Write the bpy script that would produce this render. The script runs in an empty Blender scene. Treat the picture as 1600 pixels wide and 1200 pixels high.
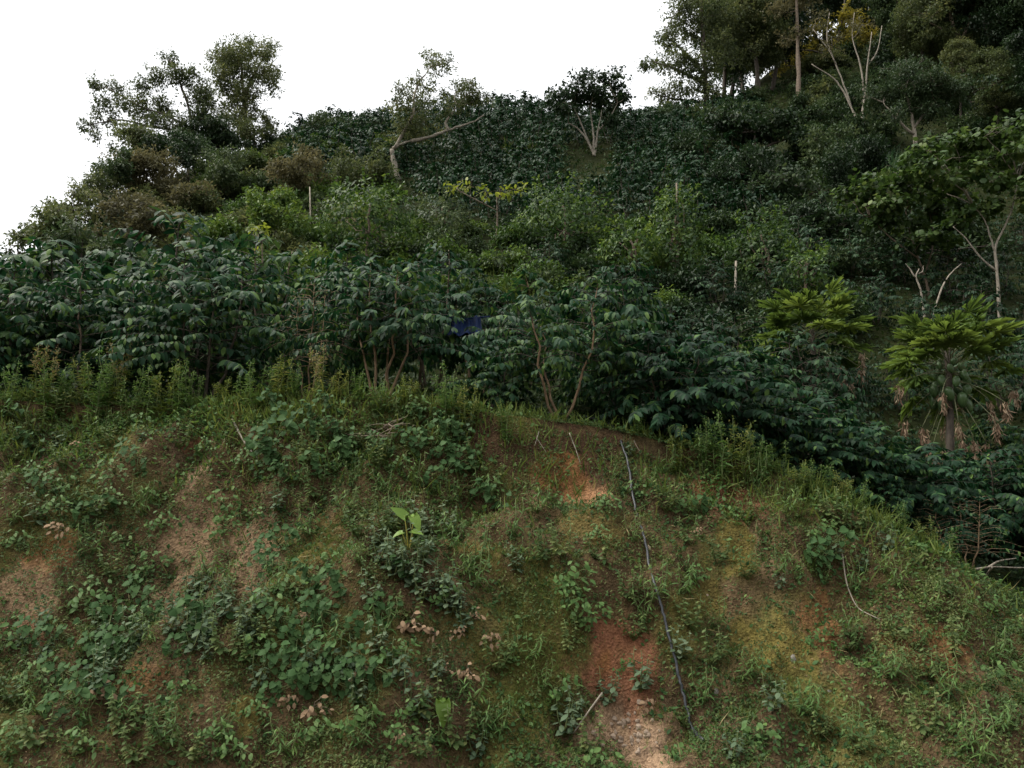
import bpy, math, random
import numpy as np
from mathutils import Vector, Matrix
from mathutils.bvhtree import BVHTree

R = math.radians
rng = np.random.default_rng(11)
random.seed(11)
sc = bpy.context.scene
col = sc.collection

# ------------------------------------------------------------------ camera, sky, sun, exposure
FPX = 1232.0            # focal length in pixels of a 1600 px wide frame
PITCH = R(12.0)
CAM = np.array([0.0, 0.0, 1.6])
cam_d = bpy.data.cameras.new('camera'); cam = bpy.data.objects.new('camera', cam_d); col.objects.link(cam)
cam.location = CAM; cam.rotation_euler = (R(90) + PITCH, 0, 0)
cam_d.sensor_width = 36; cam_d.lens = 36 * FPX / 1600; cam_d.clip_end = 3000; cam_d.clip_start = 0.05
sc.camera = cam
SUN_EL, SUN_AZ = R(56), R(-95)
w = bpy.data.worlds.new('World'); sc.world = w; w.use_nodes = True
nt = w.node_tree; bg = nt.nodes['Background']
sky = nt.nodes.new('ShaderNodeTexSky'); sky.sky_type = 'NISHITA'; sky.sun_disc = False
sky.sun_elevation = SUN_EL; sky.sun_rotation = SUN_AZ; sky.dust_density = 3.0; sky.air_density = 1.0; sky.altitude = 1400
hsv = nt.nodes.new('ShaderNodeHueSaturation'); hsv.inputs['Saturation'].default_value = 0.25
gam = nt.nodes.new('ShaderNodeGamma'); gam.inputs['Gamma'].default_value = 0.16      # thin bright haze evens the sky out
nt.links.new(sky.outputs[0], gam.inputs['Color']); nt.links.new(gam.outputs[0], hsv.inputs['Color']); nt.links.new(hsv.outputs[0], bg.inputs[0])
bg.inputs[1].default_value = 0.15
sd = bpy.data.lights.new('sun', 'SUN'); sd.energy = 0.75; sd.angle = R(50); sd.color = (1.0, 0.94, 0.84)
sun = bpy.data.objects.new('sun', sd); col.objects.link(sun)
sdir = Vector((math.sin(SUN_AZ) * math.cos(SUN_EL), math.cos(SUN_AZ) * math.cos(SUN_EL), math.sin(SUN_EL)))
sun.rotation_euler = sdir.to_track_quat('Z', 'Y').to_euler(); sun.location = (0, 60, 60)
vs = sc.view_settings; vs.view_transform = 'Standard'; vs.look = 'None'; vs.gamma = 1; vs.use_curve_mapping = False
vs.exposure = 2.95
sc.cycles.max_bounces = 6; sc.cycles.diffuse_bounces = 4; sc.cycles.transmission_bounces = 3
sc.cycles.use_denoising = True

# ------------------------------------------------------------------ helpers: view rays, noise
cp, sp = math.cos(PITCH), math.sin(PITCH)
def ray(px, py):
    u = (px - 800) / FPX; v = (600 - py) / FPX
    return np.array([u, cp - v * sp, sp + v * cp])
def P(px, py, Y):                       # the point at depth Y seen along that line of sight
    d = ray(px, py); return CAM + d * (Y / d[1])
def vnoise(x, y, seed=0):
    x = np.asarray(x, float); y = np.asarray(y, float)
    xi = np.floor(x).astype(np.int64); yi = np.floor(y).astype(np.int64); fx = x - xi; fy = y - yi
    fx = fx * fx * (3 - 2 * fx); fy = fy * fy * (3 - 2 * fy)
    def h(a, b):
        n = (a * 374761393 + b * 668265263 + seed * 974634233) & 0x7fffffff
        n = ((n ^ (n >> 13)) * 1274126177) & 0x7fffffff
        return ((n ^ (n >> 16)) & 0xffff) / 65535.0
    return (h(xi, yi) * (1 - fx) + h(xi + 1, yi) * fx) * (1 - fy) + (h(xi, yi + 1) * (1 - fx) + h(xi + 1, yi + 1) * fx) * fy
def fbm(x, y, seed=0, o=4):
    s = 0; a = .5
    for i in range(o):
        s = s + a * (vnoise(x, y, seed + i) - .5); x = x * 2.03; y = y * 2.03; a *= .5
    return s * 2
def sstep(a, b, x):
    t = np.clip((x - a) / (b - a), 0, 1); return t * t * (3 - 2 * t)
def unit(v):
    return v / np.maximum(np.linalg.norm(v, axis=-1, keepdims=True), 1e-9)

# ------------------------------------------------------------------ terrain height
def YE(x): return 9.6 - .02 * x + .12 * np.sin(x * 1.1) - .10 * np.clip(x - 2, 0, 6)
_ex = np.array([-40, -12, -6.5, -3, 0, 1.2, 2.0, 3.0, 3.8, 4.7, 5.4, 6.3, 8, 12, 60.])
_ez = np.array([3.2, 3.3, 3.45, 3.38, 3.25, 3.1, 2.9, 2.6, 2.2, 1.62, 1.2, .7, .2, -.2, -.2])
def ZT(x): return np.interp(x, _ex, _ez)
ctl = []
def c(px, py, Y): p = P(px, py, Y); ctl.append((p[0], Y, p[2]))
def cz(x, Y, z): ctl.append((x, Y, z))
for x in (-14, -7, -3.5, 0): cz(x, 11, 3.65); cz(x * 1.2, 13.5, 4.3)
cz(2, 11, 3.4); cz(4, 11, 2.5); cz(6, 11, 1.7); cz(9, 11, 1.5); cz(13, 11, 1.6)
cz(2, 13.5, 4.2); cz(4.5, 13.5, 3.3); cz(7.5, 13.5, 2.5); cz(11, 13.5, 2.6)
c(800, 520, 18); c(400, 515, 18); c(0, 530, 18); c(1200, 560, 18); c(1500, 600, 18); c(1900, 640, 18)
c(800, 372, 25); c(400, 390, 25); c(0, 480, 23); c(-350, 560, 24); c(1200, 400, 25); c(1530, 455, 25); c(1950, 470, 25)
c(800, 262, 35); c(400, 300, 33); c(180, 345, 29); c(1150, 250, 35); c(1400, 245, 35); c(1700, 240, 35); c(-100, 520, 32)
c(440, 226, 41); c(600, 205, 44); c(800, 190, 46); c(1000, 207, 46); c(1200, 150, 48); c(1400, 70, 50); c(1620, 10, 50); c(1900, -60, 50)
c(250, 300, 42); c(0, 460, 42)
cz(-24, 60, 10); cz(-8, 60, 20); cz(0, 62, 22); cz(8, 62, 24); cz(18, 62, 38); cz(34, 62, 48); cz(50, 60, 52)
cz(-30, 88, 2); cz(0, 88, 8); cz(25, 88, 22); cz(50, 88, 35); cz(-40, 30, 4); cz(-40, 15, 2.5)
C_ = np.array(ctl)
def _tps(r2): return np.where(r2 > 0, .5 * r2 * np.log(np.maximum(r2, 1e-12)), 0)
_n = len(C_); _K = _tps(((C_[:, None, :2] - C_[None, :, :2]) ** 2).sum(-1)) + np.eye(_n) * .5
_Pm = np.c_[np.ones(_n), C_[:, :2]]
_A = np.zeros((_n + 3, _n + 3)); _A[:_n, :_n] = _K; _A[:_n, _n:] = _Pm; _A[_n:, :_n] = _Pm.T
_W = np.linalg.solve(_A, np.r_[C_[:, 2], 0, 0, 0])
def hill(x, Y):
    x = np.asarray(x, float); Y = np.asarray(Y, float); o = np.zeros(np.broadcast(x, Y).shape)
    for i in range(_n): o = o + _W[i] * _tps((x - C_[i, 0]) ** 2 + (Y - C_[i, 1]) ** 2)
    return o + _W[_n] + _W[_n + 1] * x + _W[_n + 2] * Y
ZF = -.35
SCOOP = []
def H(x, Y):
    x = np.asarray(x, float); Y = np.asarray(Y, float)
    ye = YE(x); zt = ZT(x)
    t = np.clip((ye - Y) / 2.5, 0, 1.3)
    s = t ** .92 + .05 * np.sin(t * 9 + x * .8) * (t < 1)
    zb = np.maximum(zt - (zt - ZF) * s, ZF - .06)
    zb = zb + sstep(0, .25, t) * sstep(1.15, .8, t) * (.46 * fbm(x * .9, Y * 1.2, 5) + .27 * fbm(x * 3.0, Y * 4, 9, 3) + .10 * fbm(x * 10, Y * 13, 19, 3))
    zb = zb + .05 * fbm(x * 2, Y * 2, 4) * (t < 1.0)
    for (sx, sy, rx, ry, dp) in SCOOP: zb = zb - dp * np.exp(-((x - sx) / rx) ** 2 - ((Y - sy) / ry) ** 2)
    k = sstep(0, 1.6, Y - ye)
    zh = zt * (1 - k) + hill(x, Y) * k + k * (.25 * fbm(x * .5, Y * .5, 3))
    return np.where(Y < ye, zb, zh)
def slope_normal(x, Y):
    e = .04; zx = (H(x + e, Y) - H(x - e, Y)) / (2 * e); zy = (H(x, Y + e) - H(x, Y - e)) / (2 * e)
    return unit(np.stack([-zx, -zy, np.ones_like(zx)], -1))
def hit(px, py, n=400, y0=4.0, y1=60.0):       # where that line of sight meets the ground
    d = ray(px, py); Y = np.linspace(y0, y1, n); p = CAM[None] + d[None] * (Y / d[1])[:, None]
    b = np.nonzero(p[:, 2] < H(p[:, 0], p[:, 1]))[0]
    if len(b) == 0: return p[-1]
    i = b[0]
    if n < 3000 and i > 0 and (Y[1] - Y[0]) > .01: return hit(px, py, 40, Y[i - 1], Y[i])
    return p[i]
for (px, py, rx, ry, dp) in [(905, 745, .28, .25, .34), (955, 1045, .45, .3, .36), (300, 700, .2, .15, .22), (770, 1000, .5, .3, .12), (1150, 790, .3, .2, .15), (240, 650, .4, .07, .16), (430, 640, .3, .06, .15), (120, 760, .25, .10, .14), (200, 830, .22, .1, .16), (390, 800, .2, .12, .12), (560, 700, .3, .08, .15), (730, 740, .14, .22, .14), (700, 870, .2, .14, .13), (1040, 720, .25, .08, .14), (1240, 930, .3, .12, .14), (500, 1110, .3, .10, .16), (230, 1080, .35, .10, .15), (690, 1010, .25, .1, .13), (1320, 960, .3, .1, .13)]:
    q = hit(px, py); SCOOP.append((q[0], q[1], rx, ry, dp))
def ground(px, Y):                              # ground point in the column of px at depth Y
    z = 5.0
    for _ in range(6):
        x = (px - 800) / FPX * (Y * cp + (z - 1.6) * sp); z = float(H(x, Y))
    return np.array([x, Y, z])

# ------------------------------------------------------------------ materials
def mat(name):
    m = bpy.data.materials.new(name); m.use_nodes = True; t = m.node_tree; t.nodes.clear()
    return m, t
def nd(t, k, **kw):
    n = t.nodes.new(k)
    for a, b in kw.items(): setattr(n, a, b)
    return n
def ramp(t, stops):
    r = nd(t, 'ShaderNodeValToRGB'); e = r.color_ramp.elements
    while len(e) < len(stops): e.new(.5)
    for i, (p, cc) in enumerate(stops): e[i].position = p; e[i].color = (*cc, 1)
    return r
def leaf_mat(name, dark, mid, light, rough=.5, trans=.25, spec=.3, tint_bias=0.0):
    m, t = mat(name); L = t.links.new
    at = nd(t, 'ShaderNodeAttribute', attribute_name='tint'); oi = nd(t, 'ShaderNodeObjectInfo')
    a = nd(t, 'ShaderNodeMath', operation='MULTIPLY_ADD'); L(oi.outputs['Random'], a.inputs[0]); a.inputs[1].default_value = .34; a.inputs[2].default_value = -.17 + tint_bias
    b = nd(t, 'ShaderNodeMath', operation='ADD'); L(at.outputs['Fac'], b.inputs[0]); L(a.outputs[0], b.inputs[1])
    r = ramp(t, [(0, dark), (.5, mid), (.98, light)]); L(b.outputs[0], r.inputs[0])
    p = nd(t, 'ShaderNodeBsdfPrincipled'); L(r.outputs[0], p.inputs['Base Color']); p.inputs['Roughness'].default_value = rough
    p.inputs['Specular IOR Level'].default_value = spec
    tr = nd(t, 'ShaderNodeBsdfTranslucent')
    hs = nd(t, 'ShaderNodeHueSaturation'); hs.inputs['Hue'].default_value = .485; hs.inputs['Value'].default_value = 1.5; hs.inputs['Saturation'].default_value = 1.1
    L(r.outputs[0], hs.inputs['Color']); L(hs.outputs[0], tr.inputs['Color'])
    mx = nd(t, 'ShaderNodeMixShader'); mx.inputs[0].default_value = trans
    L(p.outputs[0], mx.inputs[1]); L(tr.outputs[0], mx.inputs[2])
    o = nd(t, 'ShaderNodeOutputMaterial'); L(mx.outputs[0], o.inputs[0]); return m
def bark_mat(name, a, b, scale=9, rough=.85):
    m, t = mat(name); L = t.links.new
    tc = nd(t, 'ShaderNodeTexCoord'); mp = nd(t, 'ShaderNodeMapping'); mp.inputs['Scale'].default_value = (scale, scale, scale * .35); L(tc.outputs['Object'], mp.inputs[0])
    n = nd(t, 'ShaderNodeTexNoise'); n.inputs['Detail'].default_value = 5; n.inputs['Scale'].default_value = 2.5; L(mp.outputs[0], n.inputs[0])
    r = ramp(t, [(.35, a), (.65, b)]); L(n.outputs[0], r.inputs[0])
    p = nd(t, 'ShaderNodeBsdfPrincipled'); p.inputs['Roughness'].default_value = rough; L(r.outputs[0], p.inputs['Base Color'])
    bm = nd(t, 'ShaderNodeBump'); bm.inputs['Strength'].default_value = .5; bm.inputs['Distance'].default_value = .01; L(n.outputs[0], bm.inputs['Height']); L(bm.outputs[0], p.inputs['Normal'])
    o = nd(t, 'ShaderNodeOutputMaterial'); L(p.outputs[0], o.inputs[0]); return m
M = {}
M['coffee'] = leaf_mat('coffee_leaf', (.005, .018, .009), (.015, .049, .021), (.090, .155, .038), rough=.5, trans=.2, spec=.12)
M['coffee_far'] = leaf_mat('coffee_leaf_far', (.006, .018, .008), (.012, .036, .015), (.038, .078, .030), rough=.5, trans=.15, spec=.12)
M['vine'] = leaf_mat('vine_leaf', (.018, .042, .012), (.050, .098, .024), (.140, .200, .045), rough=.5, trans=.28, spec=.2)
M['olive'] = leaf_mat('olive_leaf', (.028, .044, .018), (.066, .086, .034), (.140, .150, .058), rough=.55, trans=.35, spec=.2)
M['brownleaf'] = leaf_mat('brown_olive_leaf', (.040, .042, .020), (.086, .084, .040), (.150, .138, .066), rough=.6, trans=.35, spec=.2)
M['darkleaf'] = leaf_mat('dark_tree_leaf', (.009, .019, .009), (.020, .042, .016), (.056, .084, .030), rough=.5, trans=.2, spec=.2)
M['greyleaf'] = leaf_mat('grey_green_leaf', (.020, .038, .018), (.044, .072, .030), (.095, .125, .050), rough=.5, trans=.25, spec=.2)
M['bigleaf'] = leaf_mat('broad_tree_leaf', (.016, .036, .010), (.050, .092, .024), (.160, .210, .070), rough=.5, trans=.28, spec=.2)
M['yellowleaf'] = leaf_mat('yellow_leaf', (.08, .12, .02), (.15, .19, .035), (.24, .27, .06), rough=.5, trans=.4)
M['sunglow_leaf'] = leaf_mat('painted_sunglow_leaf', (.10, .10, .024), (.26, .24, .05), (.44, .39, .10), rough=.5, trans=.5, spec=.2)  # warm glow of a low sun is put into this leaf colour
M['grass'] = leaf_mat('grass_blade', (.050, .085, .020), (.115, .160, .040), (.230, .225, .075), rough=.6, trans=.3, spec=.15)
M['feather'] = leaf_mat('feathery_grass', (.018, .050, .022), (.036, .080, .034), (.070, .110, .045), rough=.55, trans=.3)
M['cover'] = leaf_mat('ground_cover_leaf', (.030, .058, .020), (.070, .110, .036), (.170, .185, .068), rough=.55, trans=.25, spec=.15)
M['weed'] = leaf_mat('weed_leaf', (.036, .080, .024), (.074, .145, .040), (.150, .215, .062), rough=.55, trans=.3, spec=.2)
M['darkweed'] = leaf_mat('dark_vine_leaf', (.018, .046, .016), (.042, .090, .030), (.085, .145, .048), rough=.6, trans=.2, spec=.1)
M['greyweed'] = leaf_mat('grey_weed_leaf', (.045, .075, .042), (.080, .122, .070), (.140, .175, .105), rough=.6, trans=.2, spec=.12)
M['dry'] = leaf_mat('dry_leaf', (.12, .075, .045), (.25, .17, .105), (.38, .28, .18), rough=.75, trans=.2, spec=.15)
M['dryred'] = leaf_mat('dry_papaya_leaf', (.10, .062, .040), (.21, .145, .095), (.34, .26, .18), rough=.8, trans=.15)
M['weedtop'] = leaf_mat('seed_head', (.10, .085, .035), (.18, .15, .065), (.27, .22, .11), rough=.7, trans=.2)
M['ear'] = leaf_mat('elephant_ear_leaf', (.09, .16, .026), (.14, .24, .04), (.20, .30, .06), rough=.4, trans=.35)
M['papaya'] = leaf_mat('papaya_leaf', (.036, .074, .020), (.085, .140, .034), (.185, .235, .056), rough=.6, trans=.4, spec=.12)
M['fruit'] = leaf_mat('papaya_fruit', (.030, .060, .022), (.045, .085, .030), (.070, .110, .040), rough=.35, trans=0.0)
M['under'] = leaf_mat('undergrowth_leaf', (.010, .022, .008), (.024, .046, .014), (.060, .090, .026), rough=.55, trans=.25, spec=.15)
M['petiole'] = bark_mat('petiole', (.075, .09, .040), (.14, .14, .075))
M['bark_pale'] = bark_mat('pale_bark', (.14, .12, .095), (.28, .245, .195))
M['bark_brown'] = bark_mat('brown_bark', (.075, .055, .038), (.16, .12, .085))
M['bark_orange'] = bark_mat('coffee_bark', (.13, .085, .05), (.28, .19, .115))
M['bark_dark'] = bark_mat('dark_bark', (.030, .024, .018), (.075, .058, .042))
M['twig'] = bark_mat('twig', (.10, .075, .055), (.24, .19, .14))
M['yellowstem'] = bark_mat('yellow_stem', (.30, .30, .07), (.42, .36, .10))
M['greenstem'] = bark_mat('green_stem', (.07, .11, .035), (.12, .15, .05))

def soil_mat():
    m, t = mat('bank_soil'); L = t.links.new
    vc = nd(t, 'ShaderNodeAttribute', attribute_name='soil')
    tc = nd(t, 'ShaderNodeTexCoord')
    n1 = nd(t, 'ShaderNodeTexNoise'); n1.inputs['Scale'].default_value = 2.2; n1.inputs['Detail'].default_value = 8; n1.inputs['Roughness'].default_value = .65; L(tc.outputs['Object'], n1.inputs[0])
    n2 = nd(t, 'ShaderNodeTexNoise'); n2.inputs['Scale'].default_value = 26; n2.inputs['Detail'].default_value = 6; n2.inputs['Roughness'].default_value = .7; L(tc.outputs['Object'], n2.inputs[0])
    v = nd(t, 'ShaderNodeTexVoronoi'); v.inputs['Scale'].default_value = 38; L(tc.outputs['Object'], v.inputs[0])
    r1 = ramp(t, [(.3, (.55, .52, .50)), (.7, (1.35, 1.28, 1.2))]); L(n1.outputs[0], r1.inputs[0])
    mu = nd(t, 'ShaderNodeMixRGB', blend_type='MULTIPLY'); mu.inputs[0].default_value = 1; L(vc.outputs['Color'], mu.inputs[1]); L(r1.outputs[0], mu.inputs[2])
    r2 = ramp(t, [(.3, (.5, .48, .46)), (.72, (1.45, 1.42, 1.38))]); L(n2.outputs[0], r2.inputs[0])
    m2 = nd(t, 'ShaderNodeMixRGB', blend_type='MULTIPLY'); m2.inputs[0].default_value = 1; L(mu.outputs[0], m2.inputs[1]); L(r2.outputs[0], m2.inputs[2])
    r3 = ramp(t, [(.55, (0, 0, 0)), (.75, (1, 1, 1))]); L(n1.outputs[0], r3.inputs[0])
    m3 = nd(t, 'ShaderNodeMixRGB'); L(r3.outputs[0], m3.inputs[0]); L(m2.outputs[0], m3.inputs[1])
    mo = nd(t, 'ShaderNodeMixRGB'); mo.inputs[0].default_value = .55; L(m2.outputs[0], mo.inputs[1]); mo.inputs[2].default_value = (.075, .070, .020, 1); L(mo.outputs[0], m3.inputs[2])
    p = nd(t, 'ShaderNodeBsdfPrincipled'); p.inputs['Roughness'].default_value = .95; p.inputs['Specular IOR Level'].default_value = .2; L(m3.outputs[0], p.inputs['Base Color'])
    ad = nd(t, 'ShaderNodeMath', operation='MULTIPLY_ADD'); L(v.outputs['Distance'], ad.inputs[0]); ad.inputs[1].default_value = .5; L(n2.outputs[0], ad.inputs[2])
    bm = nd(t, 'ShaderNodeBump'); bm.inputs['Strength'].default_value = 1.0; bm.inputs['Distance'].default_value = .05; L(ad.outputs[0], bm.inputs['Height']); L(bm.outputs[0], p.inputs['Normal'])
    o = nd(t, 'ShaderNodeOutputMaterial'); L(p.outputs[0], o.inputs[0]); return m
M['soil'] = soil_mat()
def ground_mat(name, a, b, cc):
    m, t = mat(name); L = t.links.new
    tc = nd(t, 'ShaderNodeTexCoord'); n = nd(t, 'ShaderNodeTexNoise'); n.inputs['Scale'].default_value = 1.2; n.inputs['Detail'].default_value = 9; n.inputs['Roughness'].default_value = .7; L(tc.outputs['Object'], n.inputs[0])
    r = ramp(t, [(.3, a), (.5, b), (.75, cc)]); L(n.outputs[0], r.inputs[0])
    p = nd(t, 'ShaderNodeBsdfPrincipled'); p.inputs['Roughness'].default_value = .95; p.inputs['Specular IOR Level'].default_value = .05; L(r.outputs[0], p.inputs['Base Color'])
    bm = nd(t, 'ShaderNodeBump'); bm.inputs['Strength'].default_value = .8; bm.inputs['Distance'].default_value = .1; L(n.outputs[0], bm.inputs['Height']); L(bm.outputs[0], p.inputs['Normal'])
    o = nd(t, 'ShaderNodeOutputMaterial'); L(p.outputs[0], o.inputs[0]); return m
M['hill'] = ground_mat('hill_ground', (.010, .013, .005), (.018, .023, .008), (.034, .036, .013))
M['road'] = ground_mat('dirt_ground', (.09, .07, .05), (.13, .105, .075), (.18, .15, .11))
def plain(name, color, rough=.5, noise=.25, scale=6, spec=.4):
    m, t = mat(name); L = t.links.new
    tc = nd(t, 'ShaderNodeTexCoord'); n = nd(t, 'ShaderNodeTexNoise'); n.inputs['Scale'].default_value = scale; n.inputs['Detail'].default_value = 5; L(tc.outputs['Object'], n.inputs[0])
    r = ramp(t, [(.3, tuple(x * (1 - noise) for x in color)), (.7, tuple(min(1, x * (1 + noise)) for x in color))]); L(n.outputs[0], r.inputs[0])
    p = nd(t, 'ShaderNodeBsdfPrincipled'); p.inputs['Roughness'].default_value = rough; p.inputs['Specular IOR Level'].default_value = spec; L(r.outputs[0], p.inputs['Base Color'])
    bm = nd(t, 'ShaderNodeBump'); bm.inputs['Strength'].default_value = .3; bm.inputs['Distance'].default_value = .01; L(n.outputs[0], bm.inputs['Height']); L(bm.outputs[0], p.inputs['Normal'])
    o = nd(t, 'ShaderNodeOutputMaterial'); L(p.outputs[0], o.inputs[0]); return m
M['hose'] = plain('hose_polythene', (.034, .037, .043), .38, .3)
M['tarp'] = plain('blue_tarp', (.002, .012, .050), .6, .25, 3, .1)
M['stone'] = plain('stone', (.26, .20, .15), .9, .4, 9)
M['stonegrey'] = plain('grey_stone', (.15, .14, .12), .95, .4, 9)

# ------------------------------------------------------------------ mesh building
def leaf_tpl(L, W, prof, droop=.1, fold=.25, curl=0.0):
    """prof: list of (t, halfwidth) for inner stations; x along the leaf, y across, z up."""
    ts = [0] + [p[0] for p in prof] + [1]; k = len(prof)
    def zz(t): return -droop * max(t, 0) ** 1.8 * L
    V = [(t * L * (1 - .12 * droop * t), 0, zz(t)) for t in ts]
    for sgn in (1, -1):
        for (t, h) in prof: V.append((t * L * (1 - .12 * droop * t), sgn * h * W, zz(t) + fold * h * W - curl * W * h * h))
    T = []; Lo = k + 2; Ro = Lo + k
    for o, flip in ((Lo, False), (Ro, True)):
        tr = [(0, 1, o)]
        for i in range(k - 1): tr += [(i + 1, i + 2, o + i + 1), (i + 1, o + i + 1, o + i)]
        tr += [(k, k + 1, o + k - 1)]
        T += [(a, c_, b) if flip else (a, b, c_) for (a, b, c_) in tr]
    return np.array(V, float), np.array(T, int)
TP = {
 'coffee': [leaf_tpl(1, 1, [(.2, .15), (.45, .215), (.72, .16), (.9, .06)], d, f) for d, f in ((.25, -.15), (.45, -.3), (.12, .2), (.6, .1))],
 'coffee_lo': [leaf_tpl(1, 1, [(.45, .22), (.78, .13)], d, f) for d, f in ((.3, -.15), (.5, .2))],
 'tiny': [(np.array([(0, 0, 0), (.5, .24, f), (.5, -.24, f), (1, 0, d)]), np.array([(0, 3, 1), (0, 2, 3)])) for f, d in ((.1, -.15), (-.1, -.3), (.14, .05))],
 'oval': [leaf_tpl(1, 1, [(.25, .24), (.6, .27)], d, f) for d, f in ((.2, .2), (.4, -.2), (.1, .35))],
 'small': [leaf_tpl(1, 1, [(.5, .26)], d, f) for d, f in ((.2, .25), (.35, -.25))],
 'heart': [leaf_tpl(1, 1, [(-.08, .26), (.2, .44), (.5, .42), (.8, .20)], d, f) for d, f in ((.2, .15), (.4, -.12), (.1, .25))],
 'round': [leaf_tpl(1, 1, [(.25, .42), (.75, .38)], d, f) for d, f in ((.2, .15), (.45, -.15))],
 'blade': [leaf_tpl(1, 1, [(.42, .036)], d, .2) for d in (.35, .7, .15)],
 'lance': [leaf_tpl(1, 1, [(.3, .085), (.65, .07)], d, f) for d, f in ((.3, .3), (.55, -.1))],
 'arrow': [leaf_tpl(1, 1, [(-.22, .30), (.05, .36), (.35, .33), (.7, .17)], d, f) for d, f in ((.15, .15), (.35, .2))],
}
class Geo:
    def __init__(s): s.v = []; s.t = []; s.m = []; s.c = []; s.n = 0
    def raw(s, V, T, mi=0, tint=.5):
        s.v.append(V); s.t.append(T + s.n); s.m.append(np.full(len(T), mi)); s.c.append(np.broadcast_to(tint, (len(V),)).astype(float)); s.n += len(V)
    def leaves(s, tpl, pos, D, N, size, tint, mi=0, wid=1.0):
        pos = np.asarray(pos); k = len(pos)
        if k == 0: return
        D = unit(D); S = unit(np.cross(N, D)); N = np.cross(D, S); size = np.broadcast_to(size, (k,)); tint = np.broadcast_to(tint, (k,)); wid = np.broadcast_to(wid, (k,))
        tp = TP[tpl]; ch = rng.integers(0, len(tp), k)
        for j, (V, T) in enumerate(tp):
            I = np.nonzero(ch == j)[0]
            if len(I) == 0: continue
            z = size[I][:, None, None]
            X = pos[I][:, None] + z * (V[None, :, 0:1] * D[I][:, None] + V[None, :, 1:2] * wid[I][:, None, None] * S[I][:, None] + V[None, :, 2:3] * N[I][:, None])
            TT = (T[None] + (np.arange(len(I)) * len(V))[:, None, None]).reshape(-1, 3)
            s.raw(X.reshape(-1, 3), TT, mi, np.repeat(tint[I], len(V)))
    def tube(s, pts, r0, r1, mi=0, ns=6, tint=.5, rad=None):
        pts = np.asarray(pts, float); n = len(pts)
        rad = np.linspace(r0, r1, n) if rad is None else np.asarray(rad)
        d = np.gradient(pts, axis=0); d = unit(d); a = np.array([.31, .17, .94]); a = np.where(np.abs(d @ a)[:, None] > .95, np.array([1., 0, 0]), a)
        u = unit(np.cross(d, a)); v = np.cross(d, u); th = np.arange(ns) * 2 * np.pi / ns
        X = pts[:, None] + rad[:, None, None] * (np.cos(th)[None, :, None] * u[:, None] + np.sin(th)[None, :, None] * v[:, None])
        T = []
        for i in range(n - 1):
            for j in range(ns):
                a_, b_ = i * ns + j, i * ns + (j + 1) % ns; T += [(a_, b_, b_ + ns), (a_, b_ + ns, a_ + ns)]
        for j in range(1, ns - 1): T += [(0, j + 1, j), ((n - 1) * ns, (n - 1) * ns + j, (n - 1) * ns + j + 1)]
        s.raw(X.reshape(-1, 3), np.array(T, int), mi, tint)
    def mesh(s, name, mats):
        V = np.concatenate(s.v); T = np.concatenate(s.t); mi = np.concatenate(s.m); tc = np.concatenate(s.c)
        me = bpy.data.meshes.new(name); me.vertices.add(len(V)); me.vertices.foreach_set('co', V.astype(np.float32).ravel())
        me.loops.add(len(T) * 3); me.loops.foreach_set('vertex_index', T.astype(np.int32).ravel())
        me.polygons.add(len(T)); me.polygons.foreach_set('loop_start', np.arange(0, len(T) * 3, 3, dtype=np.int32))
        me.polygons.foreach_set('material_index', mi.astype(np.int32)); me.polygons.foreach_set('use_smooth', np.ones(len(T), bool))
        a = me.attributes.new('tint', 'FLOAT', 'POINT'); a.data.foreach_set('value', tc.astype(np.float32))
        for m in mats: me.materials.append(m)
        me.update(calc_edges=True); return me
def bez(p0, p1, bow, n=6, jit=0.0):
    p0 = np.asarray(p0, float); p1 = np.asarray(p1, float); t = np.linspace(0, 1, n)[:, None]
    q = p0 * (1 - t) + p1 * t + 4 * t * (1 - t) * np.asarray(bow, float)
    if jit: q[1:-1] += rng.normal(0, jit, (n - 2, 3))
    return q
def link(name, data, parent=None):
    o = bpy.data.objects.new(name, data); col.objects.link(o); o.parent = parent; return o
def tag(o, label=None, cat=None, group=None, kind=None):
    for k, v in (('label', label), ('category', cat), ('group', group), ('kind', kind)):
        if v: o[k] = v
    return o
def thing(name, label, cat, loc, group=None, rz=0.0, scale=1.0):
    o = link(name, None); o.empty_display_size = .1; o.location = loc; o.rotation_euler = (0, 0, rz); o.scale = (scale,) * 3
    return tag(o, label, cat, group)
def copy_tree(o, parent=None):
    q = o.copy(); col.objects.link(q); q.parent = parent
    for ch in o.children: copy_tree(ch, q)
    return q
def frame(pos, d, n, s):
    d = Vector(d).normalized(); n = Vector(n); y = n.cross(d).normalized(); n = d.cross(y)
    return Matrix(((d.x * s, y.x * s, n.x * s, pos[0]), (d.y * s, y.y * s, n.y * s, pos[1]), (d.z * s, y.z * s, n.z * s, pos[2]), (0, 0, 0, 1)))
def rdir(k):
    return unit(rng.normal(size=(k, 3)))
LEAFMESH = {}
def leaf_meshes(tpl, m):
    if (tpl, m) not in LEAFMESH:
        L = []
        for (V, T) in TP[tpl]:
            g = Geo(); g.raw(V, T, 0, .5); L.append(g.mesh('leaf', [M[m]]))
        LEAFMESH[(tpl, m)] = L
    return LEAFMESH[(tpl, m)]
def part_leaves(parent, tpl, m, pos, D, N, size):
    ms = leaf_meshes(tpl, m)
    for i in range(len(pos)):
        o = link('leaf', ms[i % len(ms)], parent); o.matrix_local = frame(pos[i], D[i], N[i], float(size[i]))

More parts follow.
